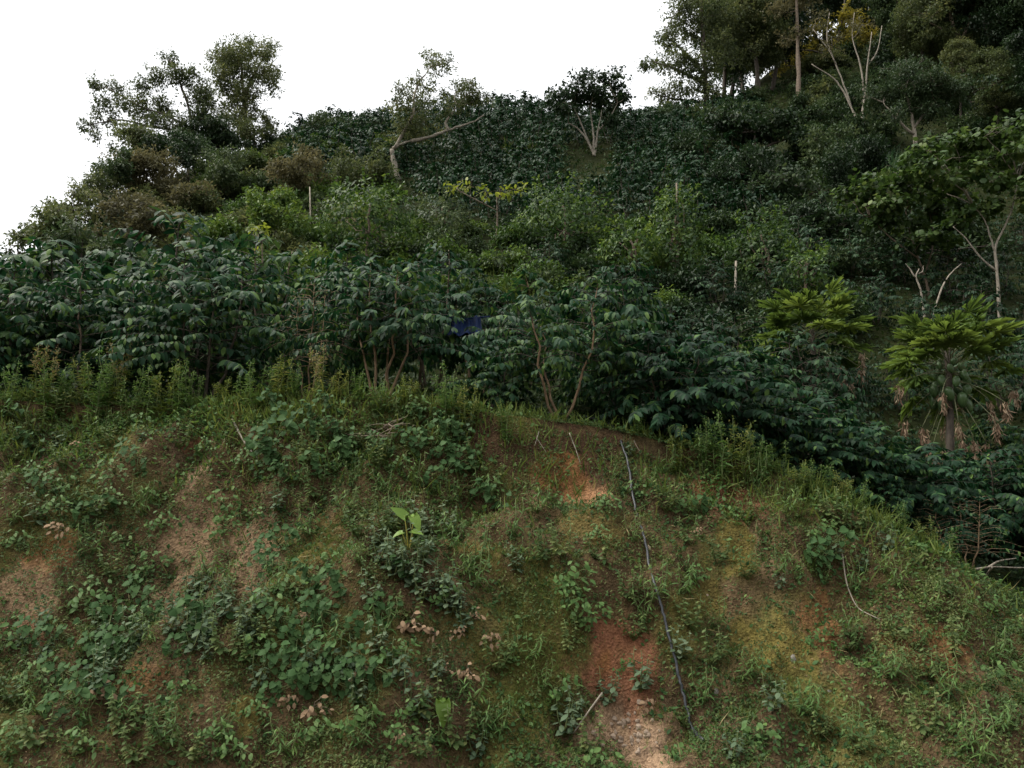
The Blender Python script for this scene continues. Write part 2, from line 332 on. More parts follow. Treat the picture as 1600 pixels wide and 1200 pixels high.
# ------------------------------------------------------------------ ground, bank, hillside
def grid_obj(name, xs, ys, m, hf, kind='structure'):
    X, Y = np.meshgrid(xs, ys); Z = hf(X, Y); V = np.stack([X, Y, Z], -1).reshape(-1, 3); nx, ny = len(xs), len(ys)
    i, j = np.meshgrid(np.arange(nx - 1), np.arange(ny - 1)); a = (j * nx + i).ravel()
    T = np.concatenate([np.stack([a, a + 1, a + nx + 1], -1), np.stack([a, a + nx + 1, a + nx], -1)])
    g = Geo(); g.raw(V, T); me = g.mesh(name, [m]); o = link(name, me); tag(o, kind=kind); return o, V
gp = grid_obj('ground', np.linspace(-500, 500, 41), np.concatenate([np.linspace(-400, -20, 39), np.linspace(-10, 600, 30)]), M['road'], lambda x, y: np.full_like(x, ZF - .02) + 0 * x)[0]
def blocker_height(x, y): return ZF - .05 + 38 * sstep(-22, -150, y) * (1 + .3 * fbm(x * .012, y * .012, 77)) + 4 * sstep(-22, -60, y) * fbm(x * .08, y * .08, 78)
grid_obj('added_sky_blocker_hill', np.linspace(-400, 400, 90), np.linspace(-260, -20, 60), M['hill'], blocker_height)  # unseen hill added behind the camera to block low sky light
# bank: rows run from the foot to the edge so that the edge is a clean line
bx = np.concatenate([np.arange(-40, -9, .5), np.arange(-9, 9, .045), np.arange(9, 60.1, .6)]); bs = np.linspace(0, 1, 110)
S_, X_ = np.meshgrid(bs, bx, indexing='ij'); YB = YE(X_) - 2.9 + 2.95 * S_
ZB = H(X_, YB); nb = len(bx)
Vb = np.stack([X_, YB, ZB], -1).reshape(-1, 3)
i, j = np.meshgrid(np.arange(nb - 1), np.arange(len(bs) - 1)); a = (j * nb + i).ravel()
gB = Geo(); gB.raw(Vb, np.concatenate([np.stack([a, a + 1, a + nb + 1], -1), np.stack([a, a + nb + 1, a + nb], -1)]))
mb = gB.mesh('bank', [M['soil']])
# soil colours: stains with their own shapes on the cut face
SOIL = {'base': (.108, .078, .042), 'dark': (.080, .048, .030), 'orange': (.42, .245, .140), 'red': (.26, .125, .075), 'pale': (.38, .275, .19), 'tan': (.23, .165, .105), 'moss': (.150, .132, .038), 'olive': (.120, .118, .036), 'rust': (.22, .108, .042)}
PATCH = [(905, 762, 36, 44, 'orange', 1), (880, 745, 50, 30, 'rust', .8), (900, 690, 70, 26, 'dark', .9), (930, 735, 35, 18, 'dark', .9), (960, 1035, 68, 55, 'red', 1), (945, 1030, 20, 22, 'rust', .7), (975, 1150, 55, 45, 'pale', 1), (970, 1100, 30, 25, 'red', .8),
 (298, 690, 28, 16, 'red', .9), (300, 742, 26, 14, 'pale', .9), (300, 840, 45, 60, 'tan', 1), (395, 870, 42, 38, 'tan', .9), (35, 925, 60, 48, 'tan', .9), (70, 860, 50, 30, 'rust', .5), (790, 700, 70, 40, 'dark', .9), (1140, 785, 45, 38, 'red', .7), (1110, 760, 30, 20, 'rust', .6),
 (1150, 855, 36, 50, 'moss', 1), (1180, 1000, 42, 36, 'moss', 1), (1262, 1050, 24, 60, 'moss', .9), (1275, 1130, 45, 60, 'olive', .9), (385, 1115, 16, 30, 'moss', .9), (510, 845, 42, 42, 'moss', .7), (930, 830, 60, 26, 'moss', .6), (1095, 935, 52, 18, 'moss', .8), (850, 960, 60, 90, 'olive', .9), (820, 1090, 60, 70, 'olive', .8), (1450, 1010, 70, 30, 'rust', .5), (250, 940, 30, 20, 'tan', .8), (200, 1080, 60, 25, 'rust', .4), (340, 640, 70, 12, 'rust', .6), (60, 985, 40, 20, 'red', .4), (1290, 990, 30, 50, 'rust', .6), (520, 1155, 50, 25, 'olive', .7), (755, 860, 40, 24, 'moss', .6), (60, 720, 30, 10, 'tan', .7)]
PW = []
for (px, py, rx, ry, kd, st) in PATCH:
    q = hit(px, py); s_ = q[1] / FPX
    dz = max(float(H(q[0], q[1] + .1) - H(q[0], q[1] - .1)) / .2, .5)
    PW.append((q[0], q[2], rx * s_, ry * s_ * 1.05, kd, st))
def soil_colour(V):
    cc = np.tile(np.array(SOIL['base']), (len(V), 1)); wx = V[:, 0] + .30 * fbm(V[:, 0] * 4, V[:, 2] * 4, 31, 5); wz = V[:, 2] + .30 * fbm(V[:, 0] * 4, V[:, 2] * 4, 37, 5)
    k = sstep(.05, .4, fbm(V[:, 0] * 1.3, V[:, 2] * 1.3, 41) )[:, None]; cc = cc * (1 - k) + k * np.array(SOIL['olive'])
    k = .6 * sstep(.2, .5, fbm(V[:, 0] * 1.1 + 9, V[:, 2] * 1.1, 45))[:, None]; cc = cc * (1 - k) + k * np.array(SOIL['tan']) * .8
    for (x, z, rx, rz, kd, st) in PW:
        d = np.sqrt(((wx - x) / rx) ** 2 + ((wz - z) / rz) ** 2); k = (st * sstep(1.15, .8, d))[:, None]; cc = cc * (1 - k) + k * np.array(SOIL[kd])
    return cc
ca = mb.color_attributes.new('soil', 'FLOAT_COLOR', 'POINT'); cc = soil_colour(Vb)
ca.data.foreach_set('color', np.c_[cc, np.ones(len(cc))].astype(np.float32).ravel())
bank = tag(link('bank', mb), 'steep cut earth bank of reddish soil overgrown with weeds', kind='structure')
# hillside above the edge
hx = np.concatenate([np.arange(-44, -12, 1.0), np.arange(-12, 12, .25), np.arange(12, 60.1, 1.0)]); hs = np.concatenate([np.linspace(0, .04, 14), np.linspace(.045, 1, 120)])
S_, X_ = np.meshgrid(hs, hx, indexing='ij'); YH = YE(X_) + .05 + S_ * (88 - YE(X_)); ZH = H(X_, YH)
ZH[-1, :] = -3; ZH[1:, 0] = -3; ZH[1:, -1] = -3
nb = len(hx); Vh = np.stack([X_, YH, ZH], -1).reshape(-1, 3); i, j = np.meshgrid(np.arange(nb - 1), np.arange(len(hs) - 1)); a = (j * nb + i).ravel()
gH = Geo(); gH.raw(Vh, np.concatenate([np.stack([a, a + 1, a + nb + 1], -1), np.stack([a, a + nb + 1, a + nb], -1)]))
tag(link('hillside', gH.mesh('hillside', [M['hill']])), kind='structure')

# ------------------------------------------------------------------ plants: coffee
def coffee_data(seed, h=2.0, spread=.85, nst=3, leaf=.132, bare=.3, low=False, dens=1.0):
    """stems, branches and leaves (arrays) of one bush standing at the origin"""
    global rng
    keep = rng; rng = np.random.default_rng(seed)
    stems = []; br = []; pos = []; D = []; N = []; sz = []
    for k in range(nst):
        a = 2 * math.pi * (k + rng.random() * .5) / nst; r = (.10 + .22 * rng.random()) * h * (.35 if nst == 1 else 1)
        hh = h * (1 if k == 0 else .8 + .2 * rng.random())
        tp = np.array([math.cos(a) * r, math.sin(a) * r, hh]); b0 = np.array([math.cos(a), math.sin(a), 0]) * .04
        path = bez(b0, tp, (math.cos(a) * .05 * h, math.sin(a) * .05 * h, 0), 9, .012 * h); stems.append(path)
        nn = int(hh * (1 - bare) / (.085 if not low else .12))
        for i in range(nn):
            f = bare + (1 - bare) * (i + .5) / nn; q = np.array([np.interp(f, np.linspace(0, 1, 9), path[:, m]) for m in range(3)])
            az = rng.random() * 6.28
            for sgn in (0, math.pi):
                b = az + sgn + rng.normal(0, .3); prof = math.sin(min(1, (1 - f) * 1.55 + .18) * math.pi * .5) * (.75 + .25 * math.sin(math.pi * min(1, f * 1.2)))
                ln = spread * h / 2 * prof * (.7 + .5 * rng.random()); ln = max(ln, .12 * h / 2)
                up = .55 * (f ** 1.5) - .05; out = np.array([math.cos(b), math.sin(b), 0]); e = q + out * ln + np.array([0, 0, up * ln - .22 * ln])
                pth = bez(q, e, (0, 0, .13 * ln), 5, .01); br.append(pth)
                step = .046 if not low else .085
                m = max(2, int(ln * .72 / step * dens))
                for u in range(m):
                    t = 1 - .72 * (u / m) ** 1.1; c0 = np.array([np.interp(t, np.linspace(0, 1, 5), pth[:, w_]) for w_ in range(3)])
                    bd = pth[-1] - pth[-2]; bd = bd / np.linalg.norm(bd); side = np.cross(bd, [0, 0, 1.])
                    for s2 in (1, -1):
                        if rng.random() < .1: continue
                        tip = t > .97
                        d = bd * (.95 if tip else .5) + side * s2 * (.45 if tip else .8) + np.array([0, 0, -.10 - .75 * rng.random() + .35 * f ** 3]) + rng.normal(0, .18, 3)
                        n = np.array([0, 0, 1.]) + out * .45 + rng.normal(0, .3, 3)
                        pos.append(c0 + np.array([0, 0, .012])); D.append(d); N.append(n); sz.append(leaf * (.65 + .5 * rng.random()) * (.75 if tip else 1))
        for u in range(16):
            q2 = path[rng.integers(5, 9)]; a2 = rng.random() * 6.28; pos.append(q2 + rng.normal(0, .015, 3)); D.append(np.array([math.cos(a2), math.sin(a2), -.1 - .6 * rng.random()])); N.append(np.array([0, 0, 1.]) + rng.normal(0, .3, 3)); sz.append(leaf * (.7 + .4 * rng.random()))
        for u in range(10):
            a2 = rng.random() * 6.28; pos.append(path[-1] - np.array([0, 0, .10 * rng.random()])); D.append(np.array([math.cos(a2), math.sin(a2), .5 - .9 * rng.random()])); N.append(np.array([0, 0, 1.]) + rng.normal(0, .3, 3)); sz.append(leaf * (.6 + .4 * rng.random()))
    r_ = (stems, br, np.array(pos), unit(np.array(D)), np.array(N), np.array(sz)); rng = keep; return r_
def coffee_proto(seed, npart=70, m='coffee', bark='bark_orange', tpl='coffee', **kw):
    stems, br, pos, D, N, sz = coffee_data(seed, **kw)
    o = thing('coffee_bush', 'coffee bush', 'coffee bush', (0, 0, -200))
    for s_ in stems:
        g = Geo(); g.tube(s_, .022, .005, ns=6); link('stem', g.mesh('stem', [M[bark]]), o)
    g = Geo()
    for b in br: g.tube(b, .006, .0025, ns=4)
    tag(link('branches', g.mesh('branches', [M['bark_dark'] if npart != 40 else M[bark]]), o), kind='stuff')
    k = len(pos); rad = np.hypot(pos[:, 0], pos[:, 1]) + .5 * pos[:, 2]; order = np.argsort(-rad + rng.normal(0, .15, k)); sel = order[:min(npart * 3, k)]; sel = rng.permutation(sel)[:npart]
    mask = np.ones(k, bool); mask[sel] = False
    g = Geo(); tint = np.clip(rng.normal(.40, .2, mask.sum()) + (rng.random(mask.sum()) < .07) * .45, 0, 1)
    g.leaves(tpl, pos[mask], D[mask], N[mask], sz[mask], tint)
    tag(link('foliage', g.mesh('foliage', [M[m]]), o), kind='stuff')
    if npart: part_leaves(o, tpl, m, pos[sel], D[sel], N[sel], sz[sel])
    return o
def kill(o):
    for ch in list(o.children): kill(ch)
    bpy.data.objects.remove(o)
PROTO = [coffee_proto(100, nst=3, bare=.30, bark='bark_brown'), coffee_proto(101, nst=4, bare=.27, spread=1.0, bark='bark_dark'), coffee_proto(102, nst=2, bare=.15, spread=.95, leaf=.175, bark='bark_dark'), coffee_proto(103, nst=5, bare=.42, spread=1.0), coffee_proto(104, nst=3, bare=.12, spread=1.1, leaf=.185, bark='bark_dark'), coffee_proto(105, nst=3, bare=.34, spread=.9)]
PSPARSE = coffee_proto(110, npart=40, nst=3, bare=.3, spread=.9, leaf=.13, dens=.45)
GC = 'coffee bushes along the descending rim'
def place(proto, px, Y, top, label, group=None, rz=None, wide=1.0, h0=2.0):
    if px < 700 and Y < 11: Y += .3
    b = ground(px, Y); z = P(px, top, Y)[2] - b[2]; s_ = max(z, .5) / (h0 * 1.06)
    o = copy_tree(proto); o.location = b - np.array([0, 0, .03]); o.scale = (s_ * wide, s_ * wide, s_); o.rotation_euler = (0, 0, random.random() * 6.28 if rz is None else rz)
    o['label'] = label
    if group: o['group'] = group
    elif 'group' in o: del o['group']
    return o
dl = 'dark coffee bush crowded along the descending rim below the papaya trees'
near = [  # proto, px, Y, top py, width, label
 (4, -75, 10.6, 420, 1.1, 'coffee bush at the end of the front row beyond the plumed weed'), (1, 38, 10.7, 412, 1.05, 'coffee bush right behind the yellowish plumed weed'), (0, 135, 10.5, 405, 1.0, 'coffee bush with a slim bare stem behind the seeding weeds'), (2, 226, 11.2, 455, .8, 'lower coffee bush between the slim stemmed bush and the broad rounded bush'), (1, 318, 10.6, 392, 1.1, 'broad rounded coffee bush with leaves almost down to the grass'),
 (3, 600, 10.5, 400, 1.0, 'coffee bush with a fan of bare orange-brown stems under its crown'),
 (2, 765, 10.5, 520, 1.15, 'low coffee bush in front of the blue tarp'), (5, 875, 10.3, 425, 1.0, 'coffee bush on forked pale stems above the bare soil scar'), (2, 965, 10.7, 490, 1.0, 'coffee bush next to the fork stemmed one where the hose starts'), (4, 1050, 10.4, 520, 1.15, 'large leaved coffee bush between the hose top and the yellow tipped bush'),
 (4, 1130, 10.6, 545, 1.2, 'wide low coffee bush with yellow-green leaf tips'), (1, 1200, 11.0, 590, 1.1, 'coffee bush tucked behind the yellow tipped bush'), (4, 1265, 10.6, 615, 1.2, None), (2, 1345, 10.6, 660, 1.25, None), (4, 1425, 10.7, 690, 1.2, None), (1, 1590, 10.8, 690, 1.1, None), (4, 1680, 10.8, 720, 1.1, None), (2, 1385, 10.2, 740, 1.0, None), (4, 1480, 11.6, 700, 1.2, None), (4, 1540, 11.3, 730, 1.1, None)]
for (k, px, Y, top, wd, lb) in near: place(PROTO[k], px, Y, top, lb or dl, None if lb else GC, wide=wd)
d2 = 'coffee bush standing in the second row behind the front row'
second = [(1, 300, 13.2, 338, 1.2, 'tall coffee bush raising its dark dome above the front row'), (0, 395, 13.0, 358, .9, None), (4, 120, 12.6, 385, 1.0, None), (2, 530, 12.6, 388, 1.0, 'coffee bush with pale bluish leaves beside the thin bush'), (0, 670, 12.5, 378, 1.1, 'tall coffee bush with hanging leaves above the blue tarp'), (5, 745, 12.2, 440, .9, None), (4, 950, 12.6, 412, .85, 'coffee bush with big upturned leaves on a rise in the second row'), (0, 830, 12.6, 470, .8, None), (2, 1090, 12.5, 490, 1.0, None), (4, 20, 12.8, 400, .9, None), (1, 1010, 12.8, 520, 1, None), (2, 1200, 13.5, 545, 1.1, None), (4, 1330, 13.2, 640, 1.1, None), (1, 1420, 13.6, 665, 1.1, None), (4, 1580, 13.6, 650, 1.1, None), (2, 1250, 12.6, 600, 1.1, None)]
for (k, px, Y, top, wd, lb) in second: place(PROTO[k], px, Y, top, lb or d2, None if lb else 'coffee bushes of the second row', wide=wd)
place(PSPARSE, 478, 10.8, 430, 'thin coffee bush with sparse leaves and two pale stems', wide=.75)
place(PSPARSE, 1510, 9.9, 765, 'half bare coffee bush with yellowing leaves beside a fallen pale branch', wide=1.1)
# mid slope bushes: simpler
MID = [coffee_proto(120 + k, npart=0, m='coffee_far', bark='bark_dark', tpl='coffee_lo', nst=3, bare=.12, spread=1.05, leaf=.17, low=True) for k in range(3)]
mid = [(440, 15, 1.7), (560, 16, 1.6), (700, 16.5, 1.5), (800, 15.5, 1.4), (880, 17, 1.5), (980, 16, 1.6), (1060, 17, 1.6), (1140, 15.5, 1.6), (1230, 16.5, 1.6), (1320, 16, 1.6), (1255, 14.6, 1.9), (1300, 14.4, 1.8), (1225, 14.4, 1.8), (1410, 16.5, 1.6), (1480, 17, 1.6), (1570, 16.5, 1.7), (1650, 17, 1.8), (350, 16, 1.7), (250, 16, 1.8), (100, 16, 1.8), (0, 16.5, 1.8), (180, 18.5, 1.8),
 (1120, 20, 1.6), (1210, 20.5, 1.6), (1290, 20, 1.6), (1370, 20.5, 1.6), (1450, 20, 1.6), (1530, 20.5, 1.7), (1620, 20, 1.7), (1000, 20, 1.5), (1330, 24, 1.7), (1410, 24.5, 1.7), (1490, 24, 1.7), (1570, 24.5, 1.7), (1650, 24, 1.8), (950, 19, 1.4), (700, 20.5, 1.3), (860, 21, 1.3), (750, 19, 1.3), (1250, 23.5, 1.7), (520, 19, 1.4), (430, 20, 1.5), (1280, 27.5, 1.8), (1360, 28, 1.8), (1440, 28, 1.8), (1520, 28.5, 1.8), (1600, 28, 1.8)]
for i, (px, Y, hh) in enumerate(mid):
    o = copy_tree(MID[i % 3]); b = ground(px, Y); s_ = hh / 2.0 * random.uniform(.85, 1.15); o.location = b; o.scale = (s_,) * 3; o.rotation_euler = (0, 0, random.random() * 6.28)
    o['label'] = 'smaller dark coffee bush on the lower slope behind the two front rows'; o['group'] = 'coffee bushes on the lower slope'
# far plantation
FAR = []
for k in range(4):
    stems, br, pos, D, N, sz = coffee_data(140 + k, h=1.5, spread=1.05, nst=2, leaf=.20, bare=.08, low=True, dens=.75)
    g = Geo(); g.leaves('small', pos, D, N, sz, np.clip(rng.normal(.42, .2, len(pos)), 0, 1))
    for s_ in stems: g.tube(s_, .02, .008, 1, 4)
    FAR.append(g.mesh('coffee_bush', [M['coffee_far'], M['bark_dark']]))
nfar = 0
for r_ in range(17):
    Y0 = 27 + r_ * 1.3
    for k in range(24):
        px0 = 470 + (k + .5 * (r_ % 2)) * 38 * 36 / Y0
        if px0 > 1180 or nfar >= 296: continue
        if px0 < 620 and Y0 < 33: continue
        if (890 < px0 < 965 and 30.5 < Y0 < 36.5) or (590 < px0 < 665 and Y0 < 33.5): continue
        Y = Y0 + random.uniform(-.3, .3); b = ground(px0 + random.uniform(-8, 8), Y)
        o = link('coffee_bush', FAR[nfar % 4]); s_ = random.uniform(.8, 1.2); o.location = b - np.array([0, 0, .05]); o.scale = (s_ * 1.1, s_ * 1.1, s_); o.rotation_euler = (0, 0, random.random() * 6.28)
        tag(o, 'small dark coffee bush in the plantation rows on the upper slope', 'coffee bush', 'coffee bushes planted in rows on the upper slope'); nfar += 1
for p_ in PROTO + [PSPARSE] + MID: kill(p_)

# ------------------------------------------------------------------ plants: trees
def tree(name, label, cat, px, Y, trunks, clumps, leafm, leafL=.15, tpl='tiny', bark='bark_brown', cov=1.25, r0=.12, group=None, thick=1.0, depth=.8, flat=0.0, connect=True, tshift=0.0, twigs=5):
    base = ground(px, Y); t = thing(name, label, cat, base, group); sc_ = Y / FPX
    g = Geo(); allp = []
    for tr in trunks:
        pts = [base * 0 if k == 0 and q is None else P(q[0], q[1], Y + (q[2] if len(q) > 2 else 0)) - base for k, q in enumerate(tr)]
        pts = np.array(pts); n = len(pts); tt = np.linspace(0, n - 1, max(4, 4 * (n - 1) + 1))
        # smooth path through the points
        fine = np.stack([np.interp(tt, np.arange(n), pts[:, m]) for m in range(3)], -1)
        for _ in range(2): fine[1:-1] = (fine[:-2] + 2 * fine[1:-1] + fine[2:]) / 4
        fine[1:-1] += rng.normal(0, .12 * r0, (len(fine) - 2, 3))
        first = np.linalg.norm(pts[0]) < .3
        ra = r0 if first else r0 * .62
        g.tube(fine, ra, ra * .3, ns=8, rad=np.linspace(ra, ra * .32, len(fine)) * (1 + .1 * rng.normal(size=len(fine)))); allp.append(fine)
    allp = np.concatenate(allp) if allp else np.zeros((1, 3))
    gl = Geo()
    for cl in clumps:
        cx, cy, rx, ry = cl[:4]; dy = cl[4] if len(cl) > 4 else rng.uniform(-1, 1) * depth
        cpos = P(cx, cy, Y + dy) - base; RX = rx * sc_ * 1.28; RZ = ry * sc_ * 1.28; RY = max(.5 * (RX + RZ), .3) * (1.0 if not flat else 1.2)
        if connect:
            cost = np.linalg.norm(allp - cpos, axis=1) + .6 * np.maximum(allp[:, 2] - cpos[2], 0); s0 = allp[np.argmin(cost)]
            d_ = np.linalg.norm(cpos - s0); rb = min(r0 * .4, .012 + .02 * d_) * thick
            g.tube(bez(s0, cpos, rng.normal(0, .08 * d_, 3) + np.array([0, 0, -.05 * d_]), 6, .02 * d_), rb, rb * .4, ns=5)
            for _ in range(twigs):
                dd = rdir(1)[0] * np.array([RX, RY, RZ]) * .9; dd[2] = abs(dd[2]) * .7 - .1 * RZ; g.tube(bez(cpos - dd * .05, cpos + dd, rng.normal(0, .05, 3), 4, .03), rb * .4, rb * .12, ns=4)
        nl = int(cov * math.pi * RX * RZ / (.33 * leafL ** 2) * 2.4); m = 6; ns_ = max(3, nl // m)
        # sub-clumps make light and dark tufts with gaps between them
        nsub = max(8, int(ns_ / 11)); sd_ = rdir(nsub) * (rng.random((nsub, 1)) ** .4); sdz = sd_ * np.array([RX, RY, RZ]) * .82
        if flat: sdz[:, 2] *= 1 - flat
        pick = rng.integers(0, nsub, ns_); sr = .62 * (RX * RY * RZ) ** (1 / 3.) / max(1, nsub / 7) ** .33
        off = rdir(ns_) * (rng.random((ns_, 1)) ** .5) * sr * np.array([1.15, 1.15, .75 * (1 - flat)]); ctr = cpos + sdz[pick] + off
        out = unit(sdz[pick] * .6 + off + 1e-4)
        pos = np.repeat(ctr, m, 0) + rng.normal(0, leafL * .45, (ns_ * m, 3)); o2 = np.repeat(out, m, 0)
        D = o2 * .5 + rdir(ns_ * m) * .8 + np.array([0, 0, -.3]); N = np.array([0, 0, 1.]) + .5 * o2 + rdir(ns_ * m) * .6
        tb = rng.normal(.45, .13, nsub)[pick]; tint = np.clip(np.repeat(tb, m) + rng.normal(0, .12, ns_ * m), 0, 1)
        gl.leaves(tpl, pos, D, N, leafL * rng.uniform(.6, 1.25, ns_ * m), tint)
    if g.n: link('trunk', g.mesh('trunk', [M[bark]]), t)
    if gl.n: tag(link('crown', gl.mesh('crown', [M[leafm]]), t), kind='stuff')
    return t
B = None
def blob(px, py, rx, ry, n, dens=.42):            # a bunch of clumps filling an outline
    o = []
    for _ in range(n):
        a = random.random() * 6.28; r = math.sqrt(random.random()) * .75
        o.append((px + math.cos(a) * r * rx, py + math.sin(a) * r * ry, rx * dens * random.uniform(.7, 1.1), ry * dens * random.uniform(.7, 1.1)))
    return o
# left skyline
tree('leaning_tree', 'round crowned tree with shaggy trunk on the left ridge against the sky', 'tree', 388, 40, [[B, (384, 190), (380, 140), (376, 95)], [(382, 150), (400, 110), (412, 90)]],
     [(370, 78, 34, 22), (398, 72, 26, 18), (350, 105, 30, 22), (385, 100, 35, 22), (425, 100, 20, 24), (430, 132, 14, 16), (372, 130, 32, 20), (378, 160, 26, 22), (396, 178, 18, 18), (340, 85, 16, 14), (415, 75, 20, 16), (358, 150, 22, 18), (345, 125, 22, 18), (410, 115, 22, 16), (365, 95, 30, 20), (390, 145, 24, 18), (380, 195, 24, 18), (362, 180, 20, 16)], 'olive', .15, bark='bark_brown', cov=1.15, r0=.16)
tree('open_tree', 'airy wide tree with thin layered branches on the left ridge', 'tree', 305, 37, [[B, (302, 210), (296, 170), (282, 130), (266, 95)], [(300, 200), (260, 180), (215, 165), (165, 135)], [(300, 205), (240, 200), (190, 185), (140, 195)], [(303, 210), (318, 170), (322, 140)]],
     [(266, 92, 17, 15), (270, 122, 30, 14), (228, 140, 28, 14), (184, 138, 24, 12), (150, 132, 16, 13), (212, 165, 32, 13), (172, 178, 30, 12), (138, 195, 18, 11), (148, 214, 14, 8), (300, 132, 26, 18), (322, 158, 26, 20), (262, 165, 26, 14), (312, 188, 24, 18), (286, 205, 26, 18), (180, 230, 10, 7), (225, 190, 24, 10), (245, 120, 20, 12), (195, 160, 22, 10), (285, 110, 20, 14), (310, 160, 26, 18), (240, 175, 28, 14), (200, 205, 26, 12), (270, 190, 30, 16), (165, 155, 20, 9), (330, 185, 24, 20)], 'olive', .15, bark='bark_dark', cov=1.2, r0=.11)
shrubs = [ # px,Y,trunks top, clumps, mat, label
 (410, 40, 412, 225, 34, 26, 9, 'darkleaf', 'very dark rounded shrub on the ridge beside the round crowned tree'),
 (262, 33, 258, 232, 55, 38, 14, 'darkleaf', 'dense dark green shrub below the airy tree'),
 (232, 31, 228, 275, 62, 45, 16, 'brownleaf', 'brownish olive shrub on the left shoulder of the hill'),
 (160, 29, 160, 300, 34, 40, 10, 'olive', 'olive shrub leaning out over the left skyline'),
 (345, 32, 345, 262, 50, 32, 12, 'greyleaf', 'mid green shrub between the two ridge trees'),
 (75, 24, 75, 352, 46, 34, 12, 'olive', 'loose olive shrub low on the left skyline'),
 (120, 23, 128, 372, 60, 34, 12, 'greyleaf', 'grey green shrub behind the front coffee row at the left'),
 (25, 22, 28, 385, 26, 24, 6, 'olive', 'small thin shrub at the low end of the left skyline'),
 (200, 24, 205, 340, 52, 44, 14, 'brownleaf', 'brown leaved shrub rising behind the tall coffee dome'),
 (470, 30, 470, 262, 48, 36, 12, 'brownleaf', 'brownish shrub on a thin pale stem on the slope'),
 (520, 39, 512, 205, 46, 26, 12, 'greyleaf', 'low grey green shrub on the crest beside the crooked tree'),
 (572, 40, 575, 200, 40, 24, 10, 'darkleaf', 'dark shrub on the crest behind the crooked tree'),
 (560, 31, 560, 262, 55, 34, 12, 'olive', 'olive shrub below the crooked tree'),
 (430, 24, 430, 335, 60, 40, 14, 'vine', 'bright green shrub above the tall coffee dome'),
 (330, 37, 330, 205, 44, 36, 14, 'darkleaf', 'dark leafy shrub filling the gap between the two ridge trees'),
 (355, 38, 352, 224, 42, 30, 12, 'darkleaf', 'dark low shrub on the ridge between the airy tree and the round crowned tree'),
 (295, 35, 292, 232, 40, 30, 12, 'greyleaf', 'grey green shrub right under the trunk of the airy tree'),
 (398, 39, 398, 205, 34, 30, 10, 'olive', 'olive shrub wrapping the foot of the round crowned tree'),
 (215, 33, 212, 232, 44, 36, 12, 'olive', 'pale olive shrub beneath the left branches of the airy tree'),
 (110, 27, 112, 322, 42, 36, 12, 'olive', 'bushy olive shrub on the lower left skyline'),
 (182, 30, 182, 262, 38, 32, 12, 'greyleaf', 'grey green shrub on the left shoulder under the airy tree'),
 (1180, 30, 1185, 258, 62, 40, 14, 'darkleaf', 'dark round crowned small tree below the spreading tree'),
 (1335, 30, 1335, 262, 58, 40, 14, 'darkleaf', 'dark round crowned small tree under the bare white branches'),
 (1262, 27, 1265, 345, 60, 36, 12, 'darkleaf', 'dark shrubby tree beside the vine column with the pale post'),
 (1355, 25, 1350, 405, 60, 36, 12, 'darkleaf', 'dark shrubby tree between the vine columns and the white snag'),
 (1090, 34, 1092, 222, 46, 30, 10, 'darkleaf', 'dark shrub at the plantation edge below the tall ridge tree'),
 (1110, 36, 1140, 252, 42, 34, 12, 'brownleaf', 'dry brown shrub among the dark trees of the right slope'),
 (1115, 31, 1130, 300, 48, 36, 12, 'darkleaf', 'blackish green shrub beside the vine covered column'),
 (1270, 40, 1290, 190, 50, 34, 12, 'darkleaf', 'dark shrub under the straight thin trunk'),
 (1300, 33, 1300, 235, 60, 40, 12, 'greyleaf', 'shadowed grey green shrub beside the white trunked tree'),
 (1040, 42, 1040, 185, 34, 22, 9, 'greyleaf', 'low shrub on the crest at the foot of the tall ridge tree'),
]
for (px, Y, cx, cy, rx, ry, n, m, lb) in shrubs:
    tree('shrub', lb, 'shrub', px, Y, [[B, (cx, cy + ry * .4), (cx, cy)]], blob(cx, cy, rx, ry, n, .4) , m, .15, bark='bark_dark', cov=1.5, r0=.05, depth=1.2)
tree('crooked_tree', 'crooked pale tree with one long limb bent to the right on the slope', 'tree', 623, 33, [[B, (614, 248), (610, 234), (622, 226), (642, 221)], [(642, 221), (672, 215), (690, 207), (712, 199), (738, 192), (756, 180)], [(616, 232), (632, 204), (648, 176), (646, 152), (654, 130), (672, 105)], [(700, 203), (695, 190), (715, 165)]],
     [(640, 178, 32, 24), (664, 136, 17, 15), (682, 102, 20, 16), (692, 92, 16, 10), (650, 122, 13, 12), (626, 142, 13, 12), (618, 158, 15, 10), (712, 142, 24, 15), (738, 134, 22, 14), (746, 152, 22, 12), (700, 168, 30, 13), (655, 198, 34, 18), (630, 205, 24, 16), (672, 88, 12, 9), (725, 150, 28, 14), (640, 150, 16, 12), (670, 155, 18, 12), (700, 100, 10, 9)], 'olive', .14, bark='bark_pale', cov=.85, r0=.14)
tree('umbrella_tree', 'flat topped umbrella tree on several pale stems on the crest', 'tree', 929, 36, [[B, (927, 238), (914, 212), (902, 200), (888, 192)], [B, (930, 232), (934, 206), (940, 172)], [B, (928, 230), (926, 200), (922, 170)], [(920, 222), (905, 185), (895, 165)], [(934, 205), (955, 180), (965, 160)]],
     [(880, 150, 22, 14), (903, 140, 26, 15), (938, 128, 30, 11), (964, 140, 24, 14), (920, 156, 36, 14), (955, 164, 26, 12), (884, 170, 20, 9), (978, 150, 10, 10), (950, 115, 22, 8), (862, 142, 8, 6), (905, 122, 22, 8), (950, 186, 22, 8), (930, 142, 30, 12)], 'darkleaf', .17, tpl='oval', bark='bark_pale', cov=1.3, r0=.075, flat=.35)
